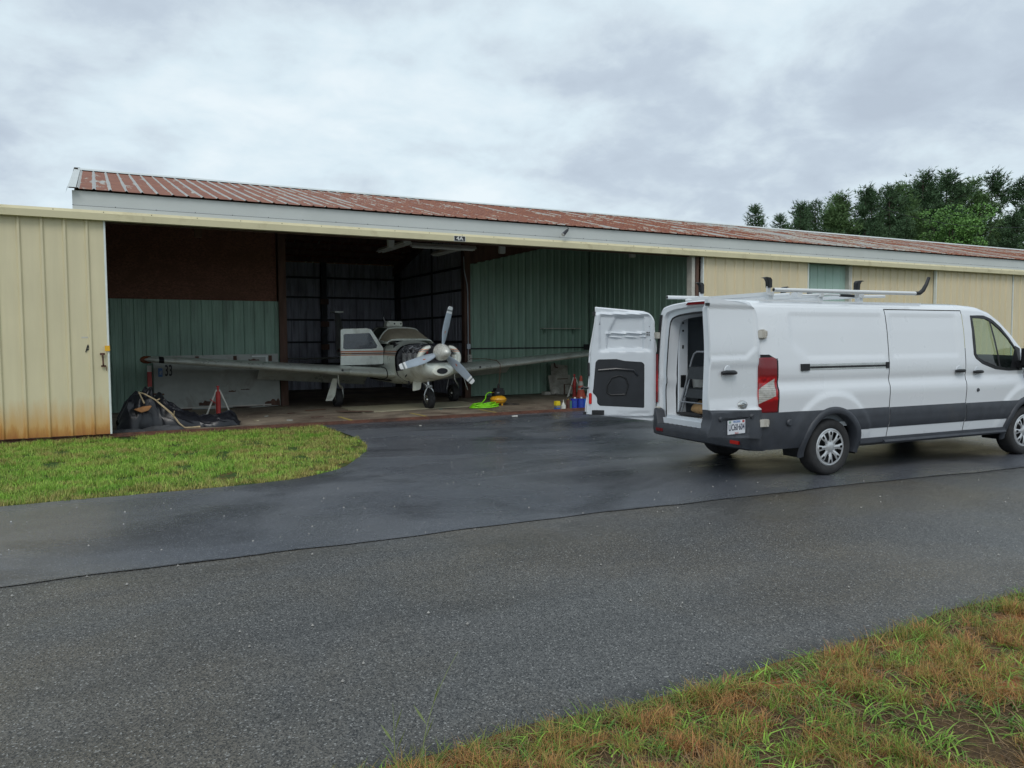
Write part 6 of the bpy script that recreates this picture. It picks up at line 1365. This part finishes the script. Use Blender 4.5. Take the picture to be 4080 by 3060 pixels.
# compressor
o = thing('air_compressor', 'yellow and black pancake air compressor on the hangar floor', 'compressor', (8.61, 16.95, .006))
b = B(); b.lathe([(0, .035), (.10, .04), (.165, .065), (.20, .11), (.208, .135), (.20, .165), (.165, .21), (.10, .235), (0, .24)], 40); b.obj('tank', M['yel'], o, smooth=True)
b = B(); b.lathe([(.2085, .131), (.210, .137), (.2085, .143)], 40); b.obj('tank_seam', M['hosebrown'], o, smooth=True)
for a in (60, 180, 300): B().box(.10 * math.cos(math.radians(a)) - .02, .10 * math.cos(math.radians(a)) + .02, .12 * math.sin(math.radians(a)) - .015, .12 * math.sin(math.radians(a)) + .015, 0, .07).obj('foot', M['yel'], o)
b = B(); b.box(-.135, .135, -.10, .10, .26, .36); b.box(-.10, .11, -.09, .09, .36, .42); b.box(-.15, -.08, -.08, .06, .24, .33); b.tube([(-.10, -.06, .22), (-.10, -.06, .28)], .012, 6); b.tube([(.10, -.06, .22), (.10, -.06, .28)], .012, 6); b.tube([(0, .08, .22), (0, .08, .28)], .012, 6); b.obj('motor_housing', M['black'], o, bevel=.022)
b = B(); b.tube([(-.01, -.0, .40), (-.01, 0, .50), (.012, 0, .525), (.03, 0, .50), (.03, 0, .40)], .015, 8); b.obj('carry_handle', M['black'], o, smooth=True)
b = B(); b.box(-.09, -.02, -.104, -.100, .30, .33); b.obj('gauge_panel', M['tube_grey'], o)
b = B(); b.tube([(-.14, -.06, .325), (-.23, -.10, .325)], .013, 8); b.obj('air_fitting', M['brass'], o)
# lime hose
b = B(); pts = []
for k in range(260):
    a = k / 260 * 2 * PI * 6.6; rr = .20 + .09 * math.sin(k * .11) + .03 * math.sin(k * .37); pts.append((7.98 + rr * 1.35 * math.cos(a) + .05 * math.sin(a * .31), 16.45 + rr * .95 * math.sin(a), .022 + .085 * (k / 260) * (.8 + .5 * math.sin(a * 1.7)) * 1.0))
last = Vector(pts[-1]); pts += [tuple(last.lerp(Vector((8.13, 16.6, .12)), .5)), (8.12, 16.66, .2), (8.16, 16.72, .28), (8.24, 16.79, .325), (8.32, 16.84, .335), (8.38, 16.85, .33)]
b.tube(pts, .0115, 8); top(b, 'air_hose', M['lime'], 'bright lime green air hose coiled on the floor beside the compressor', 'hose', (8, 16.45, 0), smooth=True)
b = B(); b.tube([(8.75, 16.92, .06), (8.95, 16.80, .02), (9.15, 16.86, .016), (9.08, 16.98, .016), (8.85, 17.02, .016), (8.7, 17.05, .03)], .008, 6); top(b, 'electric_lead', M['black'], 'short black power cord curling right of the compressor', 'cord', (8.9, 16.9, 0), smooth=True)
b = B(); b.tube([(8.45, 18.3, 1.12), (8.70, 17.8, 1.125), (8.86, 17.52, 1.09), (8.92, 17.44, 1.0), (8.915, 17.43, .85), (8.90, 17.44, .6), (8.86, 17.45, .3), (8.70, 17.3, .05), (8.4, 17.1, .02), (8.5, 16.99, .05)], .009, 7); top(b, 'brown_cord', M['hosebrown'], 'thin brown cord draped over the right wing down to the compressor', 'cord', (8.9, 17.45, 0), smooth=True)
# cans and bottles in a row at the rail
def can(name, x, y, w_, d_, h, parts, lab, cat='can', rz=0.0):
    o = thing(name, lab, cat, (x, y, .006), rz)
    for nm, z0, z1, m_, sc_ in parts: B().box(-w_ / 2 * sc_, w_ / 2 * sc_, -d_ / 2 * sc_, d_ / 2 * sc_, z0 * h, z1 * h).obj(nm, M[m_], o, bevel=min(.012, (z1 - z0) * h * .3))
    return o
o = can('wipes_tub', 9.13, 15.02, .12, .12, .21, [('tub', 0, .26, 'blue2', 1), ('label_band', .26, .50, 'tube_grey', 1.0), ('lid', .50, 1, 'yellow_cap', .97)], 'square yellow topped tub with blue base, leftmost of the cans by the rail', 'tub')
B().box(-.04, .04, -.061, -.059, .125, .185).obj('lid_flap', M['yellow_cap'], o)
can('white_carton', 9.28, 15.0, .095, .08, .125, [('carton', 0, 1, 'whitep', 1)], 'small plain white carton between the yellow tub and the cans', 'carton', .1)
o = thing('squeeze_bottle', 'pale squeeze bottle with pointed cap behind the white carton', 'bottle', (9.37, 15.14, .006)); b = B(); b.lathe([(0, 0), (.03, 0), (.032, .13), (.018, .155), (.016, .16)], 16); b.obj('bottle_body', M['whitep'], o, smooth=True); b = B(); b.lathe([(.016, .16), (.006, .225), (0, .226)], 12); b.obj('nozzle', M['collar'], o)
o = can('oil_can', 9.47, 15.06, .12, .08, .22, [('can_body', 0, 1, 'brown_can', 1)], 'brown labelled can with teal panel, left of the blue cans'); B().box(0, .055, -.042, -.04, .02, .20).obj('teal_label', M['teal'], o); B().tube([(-.02, 0, .22), (-.02, 0, .245)], .02, 10).obj('cap', M['brass'], o)
for i, (x, m_, lab, capm) in enumerate([(9.60, 'blue', 'dark blue oil can with pale printed lines, beside the brown can', 'whitep'), (9.78, 'blue', 'dark blue oil can with white cap, next to last by the rail', 'whitep'), (9.93, 'blue2', 'brighter blue can at the right end of the row', 'tube_grey')]):
    o = can('blue_can', x, 15.06 - .0 * i, .145 if i < 2 else .12, .09, .245 - .01 * i, [('can_body', 0, 1, m_, 1)], lab); o['group'] = 'blue cans by the door rail'
    B().tube([(.03, 0, .24), (.03, 0, .275)], .022, 10).obj('cap', M[capm], o); b = B()
    if i < 2:
        for q in range(5): b.box(-.035, .035, -.0465, -.0455, .06 + q * .03, .067 + q * .03)
        b.obj('label_print', M['sticker'], o)
    else: B().box(0, .05, -.0465, -.0455, .02, .2).obj('label_print', M['sticker'], o)
b = B(); b.box(7.53, 7.66, 14.17, 14.22, .008, .035); top(b, 'white_scrap', M['whitep'], 'small white scrap lying on the dark asphalt before the bay', 'scrap', (7.6, 14.2, .006), bevel=.008)
b = B(); b.box(5.25, 5.29, 13.6, 13.63, .006, .02); top(b, 'pebble', M['collar'], 'tiny pale pebble on the dark asphalt', 'pebble', (5.27, 13.6, .006))
# folding chair and white sheet behind the van's left door
o = thing('folding_chair', 'black folding chair frame with crossed legs seen between the open van door and the van', 'chair', (11.45, 13.9, 0))
b = B()
for x in (-.16, .16):
    b.tube([(x, 0, .02), (x, .05, 1.15)], .011, 8)
b.tube([(-.16, .05, 1.15), (.16, .05, 1.15)], .011, 8); b.tube([(-.16, .05, 1.05), (.16, .05, 1.05)], .009, 8); b.tube([(-.16, 0, .22), (.16, 0, .50)], .009, 8); b.tube([(-.16, 0, .50), (.16, 0, .22)], .009, 8); b.tube([(-.16, .0, .55), (.16, .0, .55)], .011, 8); b.obj('chair_frame', M['black'], o, smooth=True)
b = B(); b.box(-.16, .16, -.03, .03, .56, .66); b.obj('chair_seat', M['cloth'], o, bevel=.01)
b = B(); b.box(11.2, 11.9, 14.35, 14.39, 0.0, 1.32); top(b, 'white_sheet', M['white_edge'], 'upright white sheet standing behind the black folding chair', 'board', (11.5, 14.37, 0))

# ------------------------------------------------------------------ trees beyond the hangar
def pine_proto(seed, h, spread, mats, trunk_r=.16, dens=1.0, base=.25):
    rg = np.random.default_rng(seed); b = B(); tr = B()
    tr.tube([(0, 0, 0), (.1, .05, h * .3), (0, .1, h * .65), (.05, 0, h)], [trunk_r, trunk_r * .8, trunk_r * .45, .02], 8)
    z = h * base; V = []; F = []
    while z < h:
        t = (z - h * base) / (h * (1 - base)); L_ = spread * (1 - t) ** .75 * (.75 + .4 * rg.uniform()) + .25
        for k in range(int(rg.integers(3, 6))):
            a = rg.uniform(0, 2 * PI); d = Vector((math.cos(a), math.sin(a), 0)); ll = L_ * rg.uniform(.6, 1.1); rise = rg.uniform(.12, .5)
            P = [Vector((0, 0, z)) + d * (ll * q) + Vector((0, 0, ll * rise * q * q + .05 * math.sin(q * 5 + k))) for q in (0, .35, .7, 1.0)]
            tr.tube(P, [.035 * (1 - t * .6), .022, .012, .005], 4, cap=False)
            nt_ = int(ll * 34 * dens) + 8
            for _ in range(nt_):
                q = rg.uniform(.12, 1.0) ** .8; i = min(2, int(q * 3)); p = P[i].lerp(P[i + 1], q * 3 - i) + Vector(rg.normal(0, .10 + .10 * q, 3)); tw = Vector((d.x * .5 + rg.normal(0, .5), d.y * .5 + rg.normal(0, .5), .5 + rg.normal(0, .3))).normalized(); tl_ = rg.uniform(.18, .40)
                for m_ in range(3):
                    sd_ = Vector(rg.normal(0, 1, 3)); sd_ = (sd_ - tw * sd_.dot(tw)).normalized() * rg.uniform(.03, .07); e = p + tw * tl_ + sd_ * 2.2
                    o_ = len(V); V += [tuple(p - sd_ * .6), tuple(p + sd_ * .6), tuple(e)]; F.append((o_, o_ + 1, o_ + 2))
        z += rg.uniform(.22, .42)
    b.add(V, F); return tr, b
def leafy_proto(seed, h, rx):
    rg = np.random.default_rng(seed); tr = B(); tr.tube([(0, 0, 0), (.1, 0, h * .4), (0, .1, h * .8)], [.16, .12, .05], 8); V = []; F = []
    cl = [(rg.normal(0, rx * .5), rg.normal(0, rx * .5), h * rg.uniform(.35, .95), rg.uniform(.5, 1.0)) for _ in range(46)]
    for x, y, z, r_ in cl:
        tr.tube([(0, 0, z * .6), (x * .6, y * .6, z * .85), (x, y, z)], [.05, .03, .01], 4, cap=False)
        for _ in range(260):
            d = Vector(rg.normal(0, 1, 3)).normalized() * r_ * rg.uniform(.5, 1.0) ** .5; c = Vector((x, y, z)) + Vector((d.x, d.y, d.z * .7)); n_ = Vector(rg.normal(0, 1, 3)).normalized(); t_ = n_.orthogonal().normalized() * rg.uniform(.05, .10); u_ = n_.cross(t_).normalized() * rg.uniform(.04, .08)
            o_ = len(V); V += [tuple(c - t_), tuple(c + u_), tuple(c + t_), tuple(c - u_)]; F.append((o_, o_ + 1, o_ + 2, o_ + 3))
    b = B(); b.add(V, F); return tr, b
def mk_tree(name, proto, mat, label, cat, group):
    o = thing(name, label, cat, (0, 0, 0), 0, group); proto[0].obj('trunk', M['bark'], o, smooth=True); proto[1].obj('crown', M[mat], o, fixn=False); return o
PROT = [pine_proto(1, 12, 3.4, None), pine_proto(2, 12, 3.0, None, dens=1.1), pine_proto(3, 12, 3.8, None, base=.18), pine_proto(4, 12, 1.6, None, dens=.9, base=.35)]
G = 'pine trees beyond the hangar roof'
pr = [mk_tree('pine_tree', PROT[0], 'needle', 'x', 'pine tree', G), mk_tree('pine_tree', PROT[1], 'needle2', 'x', 'pine tree', G), mk_tree('pine_tree', PROT[2], 'needle', 'x', 'pine tree', G), mk_tree('pine_tree', PROT[3], 'needle', 'x', 'pine tree', G)]
TR = [  # x, y, top height, proto, label
 (35.3, 35, 9.5, 3, 'lone sparse pine top, leftmost of all above the roof'),
 (37.4, 35, 9.1, 3, 'small narrow pine tip right of the lone leftmost one'),
 (39.2, 35, 10.0, 3, 'small dark pine at the left end of the tree line'),
 (41.6, 36, 11.0, 0, 'first full pine from the left in the tree line'),
 (44.0, 36, 11.6, 1, 'second full pine from the left in the tree line'),
 (46.6, 36, 12.3, 2, 'third full pine, tall pointed top left of centre'),
 (49.0, 36, 12.6, 0, 'fourth full pine with feathery top at the middle'),
 (51.4, 37, 13.1, 1, 'fifth full pine, left of the bright green tree'),
 (54.2, 37, 14.2, 2, 'tall pine standing just behind the bright green tree'),
 (57.0, 37, 14.6, 0, 'tallest feathery pine right of the bright green tree'),
 (60.0, 37, 14.2, 1, 'broad dark pine near the right edge of the photo'),
 (62.8, 37, 15.0, 2, 'high pine crown cut by the right edge'),
 (65.5, 36, 14.8, 0, 'pine beyond the right edge of the photo'),
 (47.5, 33, 9.8, 1, 'lower front pine under the third full pine'),
 (52.0, 33, 10.3, 0, 'lower front pine left of the bright green crown'),
 (58.6, 33, 11.0, 2, 'dense dark front pine right of the bright green crown'),
 (61.8, 33, 10.8, 1, 'dense front pine at the far right of the roof'),
 (44.6, 40, 11.4, 2, 'back row pine filling behind the first and second full pines'),
 (48.6, 40, 12.4, 1, 'back row pine between the second and third full pines'),
 (52.4, 40, 13.2, 2, 'back row pine behind the fourth full pine'),
 (56.6, 40, 14.0, 0, 'back row pine behind the bright green crown to its left'),
 (60.2, 41, 14.6, 2, 'back row pine behind the tallest feathery pine'),
 (64.4, 41, 14.8, 1, 'back row pine behind the broad dark pine by the right edge'),
 (42.3, 32, 8.6, 2, 'low bushy pine showing just above the roof at the left of the tree line'),
 (45.2, 32, 9.1, 0, 'low bushy pine above the roof below the third full pine')]
used = set()
for x, y, h, p, lab in TR:
    sc_ = (h - (.55 if h > 10.5 else .1)) / 12.0; o = pr[p] if p not in used else dup(pr[p]); used.add(p); o.location = (x, y, 0); o.rotation_euler = (0, 0, random.uniform(0, 6)); o.scale = (sc_ * random.uniform(.9, 1.1),) * 2 + (sc_,); o['label'] = lab
lf = mk_tree('leafy_tree', leafy_proto(9, 9.9, 1.5), 'leaf', 'bright fresh green leafy tree among the dark pines', 'tree', 'leafy trees'); lf.location = (48.0, 30.5, 0); del lf['group']
# utility pole and wire at far right
o = thing('utility_pole', 'grey pole top at the right edge above the hangar roof', 'pole', (53.5, 28.5, 0)); B().tube([(0, 0, 0), (0, 0, 9.0)], [.14, .10], 10).obj('pole_shaft', M['collar'], o, smooth=True); B().box(-.6, .6, -.05, .05, 8.6, 8.72).obj('crossarm', M['wood'], o)
b = B(); b.tube([(38.5 + 15 * q, 28.5 , 8.65 - 1.2 * math.sin(PI * q * .5 + 0) * (1 - q)) for q in np.linspace(0, 1, 12)], .012, 5); top(b, 'power_line', M['steel_dark'], 'thin wire running left from the pole before the trees', 'wire', (46, 28.5, 8))

# ------------------------------------------------------------------ split meshes whose pieces stand apart into parts of their own
def split_apart(o, gap=0.02):
    me = o.data; nv = len(me.vertices); par = list(range(nv))
    def find(a):
        while par[a] != a: par[a] = par[par[a]]; a = par[a]
        return a
    for e in me.edges:
        a, c = find(e.vertices[0]), find(e.vertices[1])
        if a != c: par[a] = c
    co = np.empty(nv * 3); me.vertices.foreach_get('co', co); co = co.reshape(-1, 3); rt = np.array([find(i) for i in range(nv)]); ids = list(np.unique(rt))
    bx = [(co[rt == i].min(0) - gap / 2, co[rt == i].max(0) + gap / 2) for i in ids]; g = list(range(len(ids)))
    def gf(a):
        while g[a] != a: a = g[a]
        return a
    for i in range(len(ids)):
        for j in range(i):
            if (bx[i][0] <= bx[j][1]).all() and (bx[j][0] <= bx[i][1]).all(): g[gf(i)] = gf(j)
    cl = {}
    for i, r0 in enumerate(ids): cl.setdefault(gf(i), set()).add(r0)
    if len(cl) < 2: return
    groups = list(cl.values()); mats = list(me.materials); keep = None
    for k, gset in enumerate(groups):
        msk = np.isin(rt, list(gset)); bm = bmesh.new(); bm.from_mesh(me); bm.verts.ensure_lookup_table(); bmesh.ops.delete(bm, geom=[v for v in bm.verts if not msk[v.index]], context='VERTS'); m2 = bpy.data.meshes.new(o.name.split('.')[0]); 
        for m_ in mats: m2.materials.append(m_)
        bm.to_mesh(m2); bm.free()
        if k == 0: keep = m2; continue
        n_ = bpy.data.objects.new(o.name.split('.')[0], m2); COL.objects.link(n_); n_.parent = o.parent
        if 'label' in o: n_['label'] = o['label']
    o.data = keep
SPLIT = {'track_screws_', 'bay_post', 'rear_column', 'column_bracket', 'wall_girt', 'roof_truss', 'purlin', 'door_post', 'edge_trim', 'side_step', 'sill', 'headlight', 'hinge_mount', 'corner_shadow_strip', 'body_seam', 'pillar_recess', 'cab_seat', 'cabin_seat', 'rack_crossbar', 'rack_foot', 'hinge', 'lining_rib', 'side_cladding', 'roof_rail', 'outlet_socket', 'handle', 'side_window', 'door_mirror', 'reflector_mount', 'step_groove', 'hanger_wire', 'tube_bore', 'rack_link_bar', 'bottom_rail', 'edge_stop', 'upper_latch', 'engine_pipe', 'collar', 'rail_groove', 'engine_block', 'brake_side', 'wall_conduit', 'cabin_interior', 'panel_rim'}
for o in list(COL.objects):
    if o.type == 'MESH' and o.name.split('.')[0] in SPLIT and o.parent is not None: split_apart(o)
